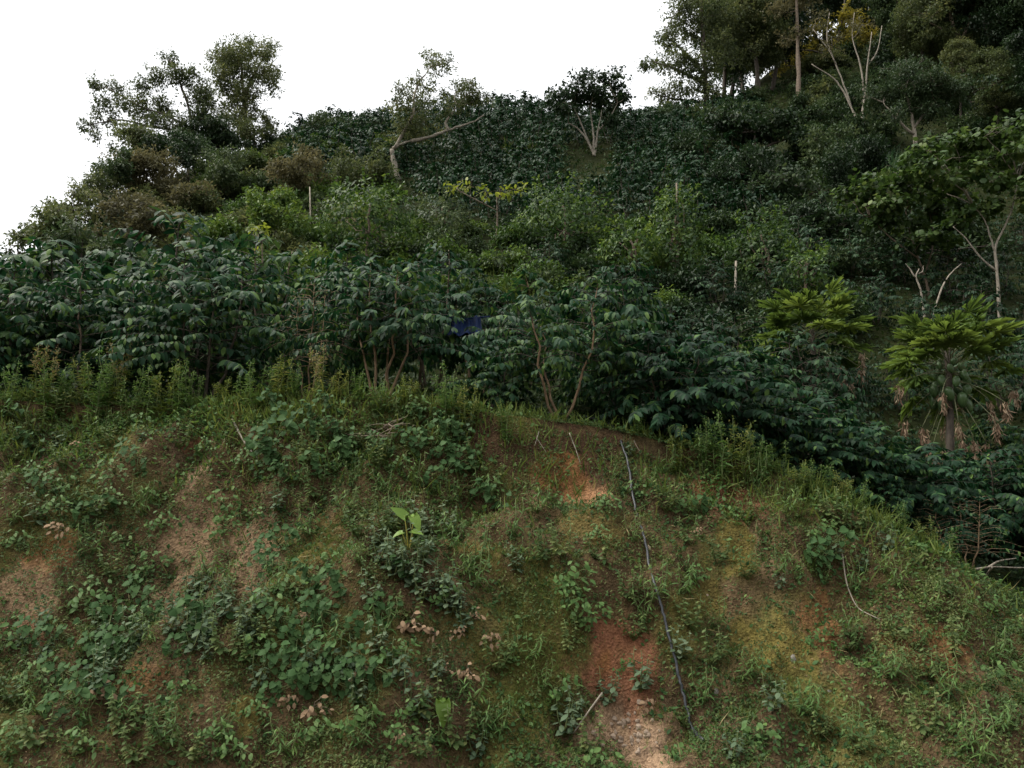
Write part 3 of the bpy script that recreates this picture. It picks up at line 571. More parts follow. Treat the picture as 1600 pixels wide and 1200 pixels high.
# ridge and forest on the right
tree('tall_tree', 'tall loose crowned tree at the edge of the right hand forest', 'tree', 1105, 45, [[B, (1104, 150), (1100, 90), (1095, 10), (1092, -60)], [(1102, 120), (1070, 80), (1040, 55)], [(1100, 130), (1060, 110), (1020, 95)]],
     [(1062, 15, 32, 22), (1092, 45, 38, 24), (1042, 48, 22, 13), (1018, 95, 26, 10), (1056, 96, 34, 18), (1100, 98, 36, 22), (1072, 138, 38, 18), (1030, 150, 24, 9), (1120, 25, 34, 26), (1055, 172, 34, 14), (1085, -20, 40, 26), (1045, -30, 28, 20), (1125, 70, 30, 24), (1050, 70, 20, 12), (1110, 150, 30, 20), (1040, 185, 26, 12)], 'olive', .2, bark='bark_dark', cov=1.5, r0=.2)
tree('tall_tree', 'olive forest tree behind the straight thin trunk', 'tree', 1185, 47, [[B, (1184, 120), (1178, 60), (1180, -60)]], blob(1178, 40, 60, 95, 24, .36), 'olive', .2, bark='bark_dark', cov=1.05, r0=.2)
tree('straight_tree', 'tree with a straight thin reddish trunk in the right hand forest', 'tree', 1248, 43, [[B, (1247, 100), (1245, 20), (1243, -80)]], [(1240, -30, 50, 26), (1262, 0, 30, 16), (1222, 20, 28, 14), (1255, 50, 20, 10), (1225, 60, 18, 10), (1270, -60, 40, 30)], 'brownleaf', .19, bark='bark_brown', cov=.9, r0=.16)
tree('golden_tree', 'tree with sun glow painted golden into its leaves behind the bare white branches', 'tree', 1300, 52, [[B, (1305, 110), (1310, 60), (1320, 0)]], [(1335, 48, 26, 20), (1302, 88, 26, 16), (1242, 88, 20, 18), (1345, 82, 22, 14), (1330, 25, 26, 16), (1215, 105, 14, 10), (1275, 70, 20, 14), (1360, 60, 14, 16), (1320, 62, 24, 18), (1290, 45, 22, 14), (1310, 105, 22, 10), (1228, 78, 16, 12), (1340, 100, 18, 10)], 'sunglow_leaf', .2, tpl='oval', bark='bark_dark', cov=.9, r0=.16)
tree('bare_tree', 'leaning tree with bare whitish forked branches in the forest', 'tree', 1357, 38, [[B, (1348, 212), (1336, 180), (1318, 142), (1304, 122), (1268, 100)], [(1330, 165), (1314, 120), (1300, 85), (1270, 45)], [B, (1344, 205), (1352, 140), (1356, 95), (1362, 50)], [(1350, 150), (1345, 100), (1330, 60), (1335, 20)], [(1306, 100), (1290, 60), (1296, 20)], [(1358, 100), (1372, 80), (1378, 40)], [(1350, 190), (1358, 225), (1362, 240)]],
     [(1300, 70, 22, 12), (1345, 40, 22, 12), (1275, 30, 22, 12)], 'brownleaf', .15, bark='bark_pale', cov=.5, r0=.075)
tree('dome_tree', 'grey green domed tree with fine twigs on the right slope', 'tree', 1432, 34, [[B, (1430, 205), (1424, 175), (1415, 140)], [(1428, 200), (1450, 170), (1470, 150)], [(1428, 210), (1395, 180), (1380, 160)]], blob(1425, 152, 85, 52, 22, .33) + [(1420, 108, 50, 14), (1360, 150, 26, 24), (1490, 140, 30, 24)], 'greyleaf', .14, bark='bark_pale', cov=1.1, r0=.12)
tree('tall_tree', 'tall dark forest tree with a forked brown trunk near the top right', 'tree', 1508, 41, [[B, (1504, 100), (1500, 62), (1492, 45), (1478, 10), (1470, -60)], [(1500, 65), (1515, 40), (1520, -20)]], blob(1490, -10, 90, 50, 16, .36) + [(1450, 30, 34, 16), (1540, 40, 30, 18)], 'olive', .19, bark='bark_brown', cov=.9, r0=.2)
for k, (px, Y, cx, cy, rx, ry, n) in enumerate([(1290, 60, 1290, -20, 110, 60, 26), (1400, 56, 1400, 20, 100, 85, 32), (1470, 52, 1475, 85, 80, 60, 22), (1560, 48, 1560, 60, 90, 95, 32), (1650, 46, 1650, 120, 80, 110, 30), (1380, 48, 1395, 95, 60, 40, 14), (1560, 38, 1565, 165, 70, 45, 16), (1240, 56, 1235, 60, 70, 80, 22), (1140, 58, 1150, 60, 60, 80, 18)]):
    tree('forest_tree', ['dark dense forest tree in the shade behind the golden tree', 'dark dense forest tree filling the shade at the top right'][k not in (0, 7, 8)], 'tree', px, Y, [[B, (cx, cy + ry * .5), (cx, cy)]], blob(cx, cy, rx, ry, n, .34), 'darkleaf', .26, tpl='tiny', bark='bark_dark', cov=1.15, r0=.25, group='dense forest behind the ' + ('golden tree' if k in (0, 7, 8) else 'top right trees'), depth=3)
tree('spreading_tree', 'dark spreading tree with pale edged leaves below the ridge forest', 'tree', 1180, 34, [[B, (1180, 240), (1178, 205)], [(1180, 235), (1235, 215), (1255, 205)]], blob(1170, 195, 75, 30, 14, .36) + [(1240, 205, 30, 14), (1215, 185, 40, 14), (1130, 200, 36, 14), (1255, 220, 24, 10)], 'darkleaf', .19, tpl='oval', bark='bark_dark', cov=1.2, r0=.12)
tree('spreading_tree', 'low spreading tree tipped with cream coloured leaves on the right slope', 'tree', 1225, 29, [[B, (1225, 310), (1222, 290)]], blob(1225, 292, 70, 22, 10, .36) + [(1230, 275, 50, 8), (1280, 300, 30, 14), (1180, 310, 36, 14), (1250, 330, 50, 16)], 'greyleaf', .2, tpl='oval', bark='bark_dark', cov=1.0, r0=.1)
tree('broadleaf_tree', 'broadleaf tree with tiers of large pale green leaves on a forked white trunk', 'tree', 1562, 22, [[B, (1558, 420), (1553, 385), (1570, 355), (1582, 325), (1590, 280)], [(1554, 392), (1546, 365), (1540, 345), (1520, 320)], [(1558, 425), (1530, 400), (1508, 370), (1490, 355)]],
     [(1530, 330, 34, 10), (1560, 320, 28, 9), (1500, 345, 24, 8), (1585, 205, 50, 13), (1540, 213, 44, 13), (1490, 222, 40, 12), (1450, 235, 36, 11), (1600, 235, 50, 12), (1470, 255, 44, 11), (1540, 250, 44, 10), (1640, 200, 50, 14), (1620, 290, 40, 14), (1560, 285, 40, 9), (1510, 236, 50, 14), (1570, 228, 50, 14), (1430, 250, 30, 11), (1500, 280, 50, 12), (1590, 265, 50, 14), (1640, 320, 50, 14)], 'bigleaf', .17, tpl='round', bark='bark_pale', cov=1.15, r0=.05, flat=.4, depth=.8)
tree('broadleaf_tree', 'broadleaf tree with yellow green leaves sloping down on a reddish forked trunk', 'tree', 1452, 24, [[B, (1448, 440), (1438, 412), (1424, 375), (1415, 330)], [(1446, 425), (1456, 395), (1458, 360), (1450, 320)], [(1436, 405), (1390, 370), (1360, 340)]],
     [(1400, 270, 36, 13), (1435, 258, 30, 11), (1365, 288, 36, 12), (1330, 300, 26, 9), (1440, 300, 50, 14), (1390, 320, 44, 14), (1470, 330, 44, 14), (1430, 352, 40, 10), (1500, 300, 40, 12), (1370, 345, 40, 12), (1350, 310, 40, 12), (1420, 285, 44, 13), (1450, 375, 40, 12)], 'bigleaf', .165, tpl='round', bark='bark_brown', cov=1.05, r0=.05, flat=.4, depth=1.0)
tree('dead_tree', 'dead forked white snag beside the reddish forked trunk', 'tree', 1448, 21, [[B, (1440, 455), (1430, 432), (1436, 420)], [(1430, 434), (1420, 418), (1415, 412)], [(1436, 428), (1442, 424), (1443, 415)], [B, (1470, 452), (1482, 430), (1502, 412)]], [], 'darkleaf', bark='bark_pale', r0=.035)
tree('dark_tree', 'shadowed tree with drooping dark foliage below the broadleaf tiers', 'tree', 1400, 27, [[B, (1400, 400), (1400, 370)]], blob(1400, 375, 110, 45, 14, .34) + blob(1540, 400, 80, 40, 8, .34), 'darkleaf', .2, tpl='oval', bark='bark_dark', cov=1.0, r0=.1)
tree('dark_tree', 'shadowed tree with dark foliage right of the vine covered columns', 'tree', 1290, 26, [[B, (1290, 400), (1290, 360)]], blob(1285, 365, 75, 45, 14, .34), 'darkleaf', .2, tpl='oval', bark='bark_dark', cov=1.05, r0=.1)
tree('slim_tree', 'slim sapling on two thin pale stems above dry grass', 'sapling', 790, 21.3, [[B, (788, 440), (786, 412)], [B, (806, 440), (808, 415)]], [(785, 404, 22, 8), (800, 396, 26, 8), (815, 408, 18, 7)], 'greyleaf', .12, tpl='oval', bark='bark_pale', cov=1.0, r0=.03)
tree('slim_tree', 'single slim sapling with a small leafy top beside the dry grass', 'sapling', 834, 21.3, [[B, (832, 440), (833, 412)]], [(835, 402, 20, 9), (850, 395, 18, 8)], 'greyleaf', .12, tpl='oval', bark='bark_pale', cov=1.0, r0=.028)
tree('yellow_shrub', 'thin shrub topped with a line of yellow green leaves on the slope', 'shrub', 775, 24, [[B, (778, 335), (776, 305)], [(778, 330), (730, 305), (715, 296)]], [(718, 294, 14, 6), (735, 290, 12, 6), (762, 301, 16, 6), (782, 300, 12, 6), (802, 296, 14, 6)], 'yellowleaf', .19, tpl='oval', bark='bark_brown', cov=.75, r0=.04, connect=True)
tree('yellow_shrub', 'bright yellow green shrub peeking out behind the tall coffee dome', 'shrub', 412, 14.2, [[B, (410, 385), (408, 368)]], [(408, 366, 12, 8), (398, 358, 8, 6)], 'yellowleaf', .12, tpl='oval', bark='bark_brown', cov=1.2, r0=.02, depth=.1)

# shrubs and trees filling the slopes: a few kinds, copied
def shrub_mesh(seed, m, L=.15, n=2200, r=1.0, tall=1.0):
    g = Geo(); k = 26; c0 = rdir(k) * rng.uniform(.35, .85, (k, 1)) * np.array([r, r, r * .8 * tall]); c0[:, 2] = np.abs(c0[:, 2]) + .12; pk = rng.integers(0, k, n); off = rdir(n) * rng.random((n, 1)) ** .5 * .34 * r; pos = c0[pk] + off
    D = off * 1.2 + rdir(n) * .7 + np.array([0, 0, -.3]); N = np.array([0, 0, 1.]) + off + rdir(n) * .5; g.leaves('tiny' if L < .2 else 'small', pos, D, N, L * rng.uniform(.6, 1.25, n), np.clip(rng.normal(.45, .12, k)[pk] + rng.normal(0, .13, n), 0, 1)); gt = Geo()
    for i in range(9): gt.tube(bez((0, 0, -.1), c0[i], (0, 0, .1), 5, .03), .025, .008, ns=4)
    return g.mesh('crown', [M[m]]), gt.mesh('trunk', [M['bark_dark']])
SM = {m: [shrub_mesh(k, m) for k in range(2)] for m in ('vine', 'olive', 'greyleaf', 'darkleaf', 'brownleaf')}
SN = {'vine': 'bright green', 'olive': 'olive green', 'greyleaf': 'grey green', 'darkleaf': 'dark green', 'brownleaf': 'brownish'}
def fillshrub(px, Y, s_, m, where, h=1.0):
    b = ground(px, Y); t = thing('shrub', 'small %s shrub in the thicket %s' % (SN[m], where), 'shrub', b, '%s shrubs in the thicket %s' % (SN[m], where), random.random() * 6.28); t.scale = (s_, s_, s_ * h)
    cm, tm = random.choice(SM[m]); link('crown', cm, t)['kind'] = 'stuff'; link('trunk', tm, t)
for (x0, x1, y0, y1, n, ms, s0, s1, where) in [(60, 330, 19, 30, 26, ('olive', 'brownleaf', 'greyleaf', 'darkleaf'), .8, 1.3, 'on the left shoulder'), (300, 620, 17, 38, 80, ('vine', 'vine', 'olive', 'greyleaf'), .7, 1.2, 'left of the plantation'), (600, 1050, 16, 26, 85, ('vine', 'greyleaf', 'darkleaf', 'darkleaf', 'vine'), .5, 1.0, 'below the plantation'), (1020, 1320, 17, 33, 60, ('vine', 'greyleaf', 'darkleaf', 'darkleaf'), .7, 1.2, 'around the vine columns'), (1250, 1720, 26, 46, 60, ('darkleaf', 'darkleaf', 'greyleaf'), .9, 1.6, 'under the right hand forest'), (1090, 1380, 39, 50, 34, ('darkleaf', 'greyleaf', 'olive'), .8, 1.5, 'below the golden tree'), (430, 640, 38, 43, 16, ('greyleaf', 'olive', 'vine'), .6, 1.0, 'along the crest')]:
    for _ in range(n): fillshrub(random.uniform(x0, x1), random.uniform(y0, y1), random.uniform(s0, s1), random.choice(ms), where)
FT = []
for k, m in enumerate(('darkleaf', 'greyleaf', 'olive')):
    g = Geo(); gt = Geo(); hh = 9.0; pth = bez((0, 0, -.3), (rng.normal(0, .5), rng.normal(0, .5), hh), rng.normal(0, .3, 3) * np.array([1, 1, 0]), 10, .06); gt.tube(pth, .17, .04, ns=7); kk = 46; f = rng.uniform(.3, 1.02, kk); p = np.stack([np.interp(f, np.linspace(0, 1, 10), pth[:, q]) for q in range(3)], -1); a = rng.random(kk) * 6.28; rad = rng.uniform(.5, 2.3, kk) * (1.15 - .55 * f); c0 = p + np.stack([np.cos(a) * rad, np.sin(a) * rad, .25 * rad], -1)
    for i in range(kk): gt.tube(bez(p[i], c0[i], (0, 0, -.1), 4, .04), .035, .012, ns=4)
    n = 15000; pk = rng.integers(0, kk, n); off = rdir(n) * rng.random((n, 1)) ** .5 * .75 * np.array([1.1, 1.1, .7]); D = off + rdir(n) * .7 + np.array([0, 0, -.3]); N = np.array([0, 0, 1.]) + off * .6 + rdir(n) * .5; g.leaves('tiny', c0[pk] + off, D, N, .21 * rng.uniform(.6, 1.25, n), np.clip(rng.normal(.45, .13, kk)[pk] + rng.normal(0, .12, n), 0, 1)); FT.append((g.mesh('crown', [M[m]]), gt.mesh('trunk', [M['bark_dark']])))
for k, (px, Y, s_) in enumerate([(1130, 50, 1.0), (1165, 53, 1.1), (1205, 49, 1.0), (1225, 54, 1.2), (1275, 57, 1.2), (1320, 58, 1.25), (1385, 56, 1.1), (1405, 50, .9), (1430, 54, 1.2), (1465, 47, 1.0), (1490, 52, 1.2), (1530, 46, 1.1), (1560, 52, 1.2), (1590, 45, 1.1), (1620, 50, 1.2), (1650, 43, 1.1), (1690, 48, 1.2), (1440, 43, .8), (1545, 41, .9), (1600, 39, .9), (1680, 38, 1.0), (1490, 42, .75), (1740, 44, 1.2), (1430, 46, .85), (1520, 49, 1.2), (1570, 36, .6), (1625, 35, .7), (1455, 51, 1.2), (1595, 55, 1.3), (1500, 38, .5)]):
    b = ground(px, Y); i = 2 if k % 4 == 1 else k % 2; t = thing('forest_tree', 'tall %s tree deep in the shade of the right hand forest' % ('olive green' if i == 2 else 'dark green'), 'tree', b, ('olive green' if i == 2 else 'dark green') + ' trees of the right hand forest', random.random() * 6.28, s_); link('crown', FT[i][0], t)['kind'] = 'stuff'; link('trunk', FT[i][1], t)
# climbers over dead trees
def mound(label, px, Y, cx, cy, rx, ry, leafm='vine', L=.145, cov=1.5, lean=0.0, stub=None, group=None, name='vine_mound'):
    base = ground(px, Y); t = thing(name, label, 'climbing vine', base, group); sc_ = Y / FPX; g = Geo()
    RX = rx * sc_; RZ = ry * sc_; RY = RX * .9; cpos = P(cx, cy, Y) - base
    gt = Geo(); gt.tube(bez((0, 0, -.1), cpos + np.array([0, 0, RZ * .6]), rng.normal(0, .1, 3), 8, .03), .06, .03, ns=6)
    if stub: gt.tube(bez(cpos, P(stub[0], stub[1], Y) - base, (0, 0, 0), 4), .04, .025, ns=6)
    for _ in range(10):
        d = rdir(1)[0] * np.array([RX, RY, RZ]) * .85; gt.tube(bez(cpos * .8, cpos + d, rng.normal(0, .1, 3), 5, .03), .025, .008, ns=4)
    link('trunk', gt.mesh('trunk', [M['bark_brown']]), t)
    n = int(cov * 3.4 * math.pi * RX * RZ / (.34 * L * L)); d = rdir(n); d[:, 2] = d[:, 2] * 1.0
    a = np.arctan2(d[:, 1], d[:, 0]); bump = 1 + .55 * fbm(a * 1.8 + px, d[:, 2] * 2.6, 7) + .18 * fbm(a * 6 + px, d[:, 2] * 8, 17)
    rr = bump * np.where(rng.random(n) < .7, rng.uniform(.92, 1.03, n), rng.uniform(.6, .92, n))
    # wider towards the ground
    wd = 1 + .25 * np.clip(-d[:, 2], 0, 1)
    pos = cpos + d * rr[:, None] * np.array([RX, RY, RZ]) * np.stack([wd, wd, np.ones(n)], -1)
    D = d * .35 + np.array([0, 0, -.35]) + rdir(n) * .7; N = d * 1.0 + np.array([0, 0, .5]) + rdir(n) * .45
    tint = np.clip(.36 + 1.0 * fbm(a * 3 + px, d[:, 2] * 4, 23) + rng.normal(0, .16, n), 0, 1)
    ok = pos[:, 2] > -.1
    g.leaves('small', pos[ok], D[ok], N[ok], L * rng.uniform(.6, 1.25, ok.sum()), tint[ok])
    # trailing shoots sticking out of the top
    for _ in range(16):
        a0 = rng.random() * 6.28; s0 = cpos + np.array([math.cos(a0) * RX * .6, math.sin(a0) * RY * .6, RZ * .75]); e = s0 + np.array([math.cos(a0) * .25, math.sin(a0) * .25, .25 + .25 * rng.random()]); pth = bez(s0, e, (0, 0, .1), 6); gt2 = pth
        k = 10; tt = rng.random(k); q = np.stack([np.interp(tt, np.linspace(0, 1, 6), pth[:, m]) for m in range(3)], -1); g.leaves('oval', q, rdir(k) + np.array([0, 0, .2]), rdir(k) * .5 + np.array([0, 0, 1.]), L * .8, np.clip(rng.normal(.7, .15, k), 0, 1))
    tag(link('foliage', g.mesh('foliage', [M[leafm]]), t), kind='stuff'); return t
mound('broad green vine mound below the crooked tree', 580, 21, 578, 345, 78, 52)
mound('broad green vine mound in the middle of the slope', 880, 23, 880, 350, 72, 58)
mound('narrow vine column climbing a dead post whose tip sticks out', 1060, 21.5, 1060, 372, 42, 78, stub=(1057, 286))
mound('vine column with a pale post showing below its leaves', 1195, 22, 1192, 402, 56, 66)
mound('low vine mound at the foot of the pale post', 1262, 20, 1262, 425, 40, 30)
mound('sparse green vine mound above the saplings', 690, 25, 690, 345, 48, 38, 'greyleaf')
mound('green vine mound between the two vine columns', 990, 21, 985, 395, 46, 40)
g = Geo(); b = ground(1149, 20.6); t = thing('wooden_post', 'pale bare wooden post at the foot of the vine columns', 'post', b)
g.tube([(0, 0, -.1), (.02, 0, .4), P(1150, 408, 20.6) - b], .035, .03, ns=8); link('shaft', g.mesh('shaft', [M['bark_pale']]), t)
g = Geo(); b = ground(484, 26); t = thing('wooden_post', 'thin pale post on the slope below the brownish shrub', 'post', b)
g.tube([(0, 0, -.1), (.01, 0, .5), P(484, 292, 26) - b], .03, .02, ns=8); link('shaft', g.mesh('shaft', [M['bark_pale']]), t)

# feathery grass clumps on the slope
def tuft(label, px, Y, wpx, hpx, m='feather', n=900, name='grass_tuft', group=None, tpl='blade'):
    b = ground(px, Y); t = thing(name, label, 'grass', b, group); s_ = Y / FPX; g = Geo(); W_ = wpx * s_; Hh = hpx * s_
    a = rng.random(n) * 6.28; r = rng.random(n) ** .5 * W_ * .5; pos = np.stack([np.cos(a) * r, np.sin(a) * r, np.zeros(n)], -1)
    pos[:, 2] = H(pos[:, 0] + b[0], pos[:, 1] + b[1]) - b[2]; D = np.array([0, 0, 1.]) + np.stack([np.cos(a), np.sin(a), 0 * a], -1) * rng.uniform(.1, .9, (n, 1)) + rng.normal(0, .2, (n, 3))
    g.leaves(tpl, pos, D, rdir(n) + np.array([0, 0, .4]), Hh * rng.uniform(.5, 1.1, n), np.clip(rng.normal(.45, .18, n), 0, 1), wid=1.0)
    tag(link('blades', g.mesh('blades', [M[m]]), t), kind='stuff'); return t
tuft('large feathery green grass clump behind the tall coffee dome', 320, 22, 130, 62)
tuft('feathery green grass clump beside the bright green shrub', 365, 23, 80, 50)
tuft('yellowish dry grass around the slim saplings', 815, 20.6, 130, 34, 'grass', 1200)
tuft('grass clump at the foot of the bare white tree', 1375, 34, 110, 34, 'feather', 700)
tuft('yellow green grass showing among the upper plantation', 812, 37, 50, 24, 'grass', 300)
tuft('grassy knoll on the crest left of the crooked tree', 500, 41, 110, 20, 'grass', 800)

# ------------------------------------------------------------------ papaya
def papaya_leaf(dry=False, pet=.60, blade=.31, droop=.4):
    g = Geo(); pth = bez((0, 0, 0), (pet, 0, -.05 * pet), (0, 0, .06 * pet if not dry else -.1), 7); g.tube(pth, .007, .004, 1, 5)
    c0 = np.array([pet, 0, -.05 * pet]); out = []
    if dry: return g, c0
    angs = np.linspace(-2.5, 2.5, 9); ln = blade * np.array([.6, .85, 1.0, 1.1, 1.2, 1.1, 1.0, .85, .6])
    V = [c0]
    def pt(r, a_): return c0 + np.array([math.cos(a_) * r, math.sin(a_) * r, -droop * r * r / blade + .03 * math.sin(5 * a_ + r * 30)])
    for a_, l_ in zip(angs, ln):
        V += [pt(l_ * .2, a_ - .28), pt(l_ * .42, a_ - .10), pt(l_ * .7, a_ - .27), pt(l_ * .56, a_ - .07), pt(l_ * .86, a_ - .14), pt(l_ * .8, a_ - .03), pt(l_, a_), pt(l_ * .8, a_ + .03), pt(l_ * .86, a_ + .14), pt(l_ * .56, a_ + .07), pt(l_ * .7, a_ + .27), pt(l_ * .42, a_ + .10), pt(l_ * .2, a_ + .28)]
    T = [(0, i, i + 1) for i in range(1, len(V) - 1)]
    g.raw(np.array(V), np.array(T), 0, .5); return g, c0
PL = [papaya_leaf(droop=.12)[0].mesh('leaf', [M['papaya'], M['petiole']]), papaya_leaf(droop=.5, pet=.62)[0].mesh('leaf', [M['papaya'], M['petiole']]), papaya_leaf(droop=.25, pet=.76, blade=.34)[0].mesh('leaf', [M['papaya'], M['petiole']])]
gf = Geo(); uu, vv = np.meshgrid(np.linspace(0, 2 * np.pi, 13)[:-1], np.linspace(0, np.pi, 9)); rr = .5 * np.sin(vv) * (1 + .12 * np.cos(vv - .6)) * .62
Vf = np.stack([rr * np.cos(uu) * (1 + .04 * np.cos(5 * uu)), rr * np.sin(uu) * (1 + .04 * np.cos(5 * uu)), -.5 + .5 * np.cos(vv)], -1).reshape(-1, 3); Tf = []
for i in range(8):
    for j in range(12): a_, b_ = i * 12 + j, i * 12 + (j + 1) % 12; Tf += [(a_, b_ + 12, b_), (a_, a_ + 12, b_ + 12)]
gf.raw(Vf, np.array(Tf), 0, .45); FR = gf.mesh('fruit', [M['fruit']])
def papaya(label, px, Y, top, fruits=24, dry=14, sc_=1.0, seed=0):
    b = ground(px, Y); t = thing('papaya_tree', label, 'papaya tree', b); rg = random.Random(seed); apex = P(px, top, Y) - b; hh = apex[2]
    g = Geo(); path = bez((0, 0, -.1), apex, (.04, 0, 0), 14, .006); g.tube(path, .085, .04, ns=10, rad=np.linspace(.075, .045, 14) * (1 + .06 * np.cos(np.arange(14) * 3.1))); link('trunk', g.mesh('trunk', [M['bark_dark']]), t)
    def put(me, nm, z, az, el, s_, roll=0):
        o = link(nm, me, t); d = (math.cos(az) * math.cos(el), math.sin(az) * math.cos(el), math.sin(el)); n_ = Vector((0, 0, 1)) + Vector((math.cos(az), math.sin(az), 0)) * (-.6 if el > .9 else .2 if el > -.9 else .8)
        o.matrix_local = frame((apex[0] + d[0] * .03, apex[1] + d[1] * .03, z), d, n_, s_); return o
    for k in range(12): put(PL[0], 'leaf', hh - .02 * k, k * 2.4 + rg.random(), R(76 - 4 * k + rg.uniform(-6, 6)), sc_ * (.5 + .03 * k))
    for k in range(50):
        az = k * 2.4 + rg.random() * .6; el = 56 - 1.15 * k + rg.uniform(-6, 6); el = max(el, 30) if math.sin(az) < -.5 and fruits else el; put(PL[k % 3], 'leaf', hh - .06 - .008 * k, az, R(el), sc_ * rg.uniform(.85, 1.1))
    for k in range(0, 10, 3):
        az = R(-90) + (R(68) + R(100) * (k / 9)) * (1 if k % 2 else -1) + rg.uniform(-.15, .15); put(PL[1], 'leaf', hh - .34 - .02 * k, az, R(-12 - 2 * k), sc_ * rg.uniform(.95, 1.2))
    for k in range(dry):
        az = k * 2.4 + rg.random(); az = az + R(55) if math.sin(az) < -.75 and k < 9 else az; el = R(-8 - 3.3 * k + rg.uniform(-8, 8)); ln = rg.uniform(.55, .95) * sc_; z0 = hh - .40 - .022 * k; d = np.array([math.cos(az) * math.cos(el), math.sin(az) * math.cos(el), math.sin(el)]); p0 = np.array([apex[0] + d[0] * .04, apex[1] + d[1] * .04, z0]); e = p0 + d * ln + np.array([0, 0, -.12]); g = Geo(); g.tube(bez(p0, e, (0, 0, .07), 8), .010, .005, 1, 5)
        n = 64; q = e + rng.normal(0, 1, (n, 3)) * np.array([.028, .028, .015]) - np.array([0, 0, .26]) * rng.random((n, 1)); g.leaves('lance', q, np.array([0, 0, -1.]) + rng.normal(0, .28, (n, 3)), rdir(n), rng.uniform(.05, .15, n), np.clip(rng.normal(.5, .25, n), 0, 1), 0, 1.1); link('dry_leaf', g.mesh('dry_leaf', [M['dryred'], M['petiole']]), t)
    for k in range(fruits):
        o = link('fruit', FR, t); f = k / max(1, fruits - 1); az = k * 2.4; s_ = (.11 + .13 * f) * rg.uniform(.9, 1.1) * sc_; rad = .10 + .15 * math.sin(f * 2.6) + .02 * rg.random()
        o.location = (apex[0] * .95 + math.cos(az) * rad, apex[1] * .95 + math.sin(az) * rad, hh - .12 - .72 * f * sc_ + rg.uniform(-.02, .02)); o.rotation_euler = (rg.uniform(-.25, .25), rg.uniform(-.25, .25), az); o.scale = (s_ * 1.05, s_ * 1.05, s_ * 1.15)
    return t
papaya('papaya tree loaded with green fruit and hanging dead brown leaves', 1480, 12.6, 545, 27, 22, 1.0, 3)
papaya('papaya tree without visible fruit and a ring of brown dead leaves', 1268, 15.5, 505, 0, 14, 1.1, 5)

# ------------------------------------------------------------------ blue tarp behind the coffee
b = ground(724, 11.9); t = thing('blue_tarp', 'blue plastic tarp slung between coffee stems in the shade', 'tarp', b); g = Geo()
nx, nz = 26, 18; top = P(724, 492, 11.9)[2] - b[2]; uu, vv = np.meshgrid(np.linspace(-.5, .5, nx), np.linspace(0, 1, nz))
X = uu * (.50 + .1 * vv); Yt = .12 * np.sin(uu * 14 + vv * 3) * vv * .5 - .35 * vv ** 1.5 + .03 * np.sin(uu * 31); Z = top - vv * .42 - .10 * np.cos(uu * math.pi) * (1 - vv) * .8 + .02 * np.sin(uu * 23)
V = np.stack([X, Yt, Z], -1).reshape(-1, 3); i, j = np.meshgrid(np.arange(nx - 1), np.arange(nz - 1)); a = (j * nx + i).ravel()
g.raw(V, np.concatenate([np.stack([a, a + 1, a + nx + 1], -1), np.stack([a, a + nx + 1, a + nx], -1)])); o = link('sheet', g.mesh('sheet', [M['tarp']]), t); md = o.modifiers.new('thick', 'SOLIDIFY'); md.thickness = .004
g = Geo(); g.tube([V[0] + np.array([-.15, .02, .0]), V[nx // 2] + np.array([0, .01, .012]), V[nx - 1] + np.array([.15, .02, 0.])], .012, .012, ns=6); link('rope', g.mesh('rope', [M['tarp']]), t)

# ------------------------------------------------------------------ hose, sticks, stones on the bank
def on_bank(px, py, lift=.03):
    p = hit(px, py); n = slope_normal(p[0:1], p[1:2])[0]; return p + n * lift, n
def smooth_path(pts, k=6):
    pts = np.array(pts); n = len(pts); tt = np.linspace(0, n - 1, k * (n - 1) + 1); f = np.stack([np.interp(tt, np.arange(n), pts[:, m]) for m in range(3)], -1)
    for _ in range(4): f[1:-1] = (f[:-2] + 2 * f[1:-1] + f[2:]) / 4
    return f
hp = [(845, 650), (875, 652), (905, 655), (935, 662), (955, 668), (968, 690), (978, 718), (985, 760), (992, 800), (1003, 845), (1014, 885), (1024, 920), (1035, 960), (1045, 1000), (1054, 1030), (1060, 1060), (1068, 1095), (1085, 1145), (1100, 1165)]
pts = [on_bank(px, py, .05)[0] for px, py in hp]; base = pts[-1]; t = thing('water_hose', 'dark polythene water hose running down the bank', 'hose', base); g = Geo()
pp = smooth_path(pts) - base; pp += rng.normal(0, .004, pp.shape); g.tube(pp, .0135, .0135, ns=8); link('pipe', g.mesh('pipe', [M['hose']]), t)
def stick(label, pts2, r=.012, lift=.05, group=None, bark='twig', forks=()):
    pts = [on_bank(px, py, lift)[0] for px, py in pts2]; t = thing('fallen_stick', label, 'stick', pts[0], group); g = Geo(); pp = smooth_path(pts) - pts[0]; g.tube(pp, r, r * .5, ns=6)
    for f in forks:
        q = [on_bank(px, py, lift)[0] - pts[0] for px, py in f]; g.tube(smooth_path(q), r * .6, r * .3, ns=5)
    link('wood', g.mesh('wood', [M[bark]]), t)
stick('long grey stick lying aslant beside the dark broad leaves', [(365, 660), (385, 695), (407, 722)], .014, bark='bark_pale')
stick('forked dry stick leaning on the bare soil below the pale stemmed coffee', [(847, 656), (840, 680), (834, 700)], .010, .06, bark='bark_pale', forks=[[(838, 690), (848, 705), (852, 712)]])
stick('thin dry stick above the orange soil scar', [(888, 680), (898, 705), (906, 728)], .008, .06, bark='bark_pale')
stick('bare root hanging over the bank right of the hose', [(985, 668), (992, 690), (1000, 712)], .008, .06)
stick('thin curved dry stem on the right shoulder of the bank', [(1310, 870), (1325, 920), (1340, 955), (1370, 975)], .009, .09, bark='bark_pale')
stick('grey stick beside the lower red soil scar', [(935, 1085), (915, 1115), (898, 1150)], .010, .08, bark='bark_pale')
b0, _ = on_bank(590, 676, .02)
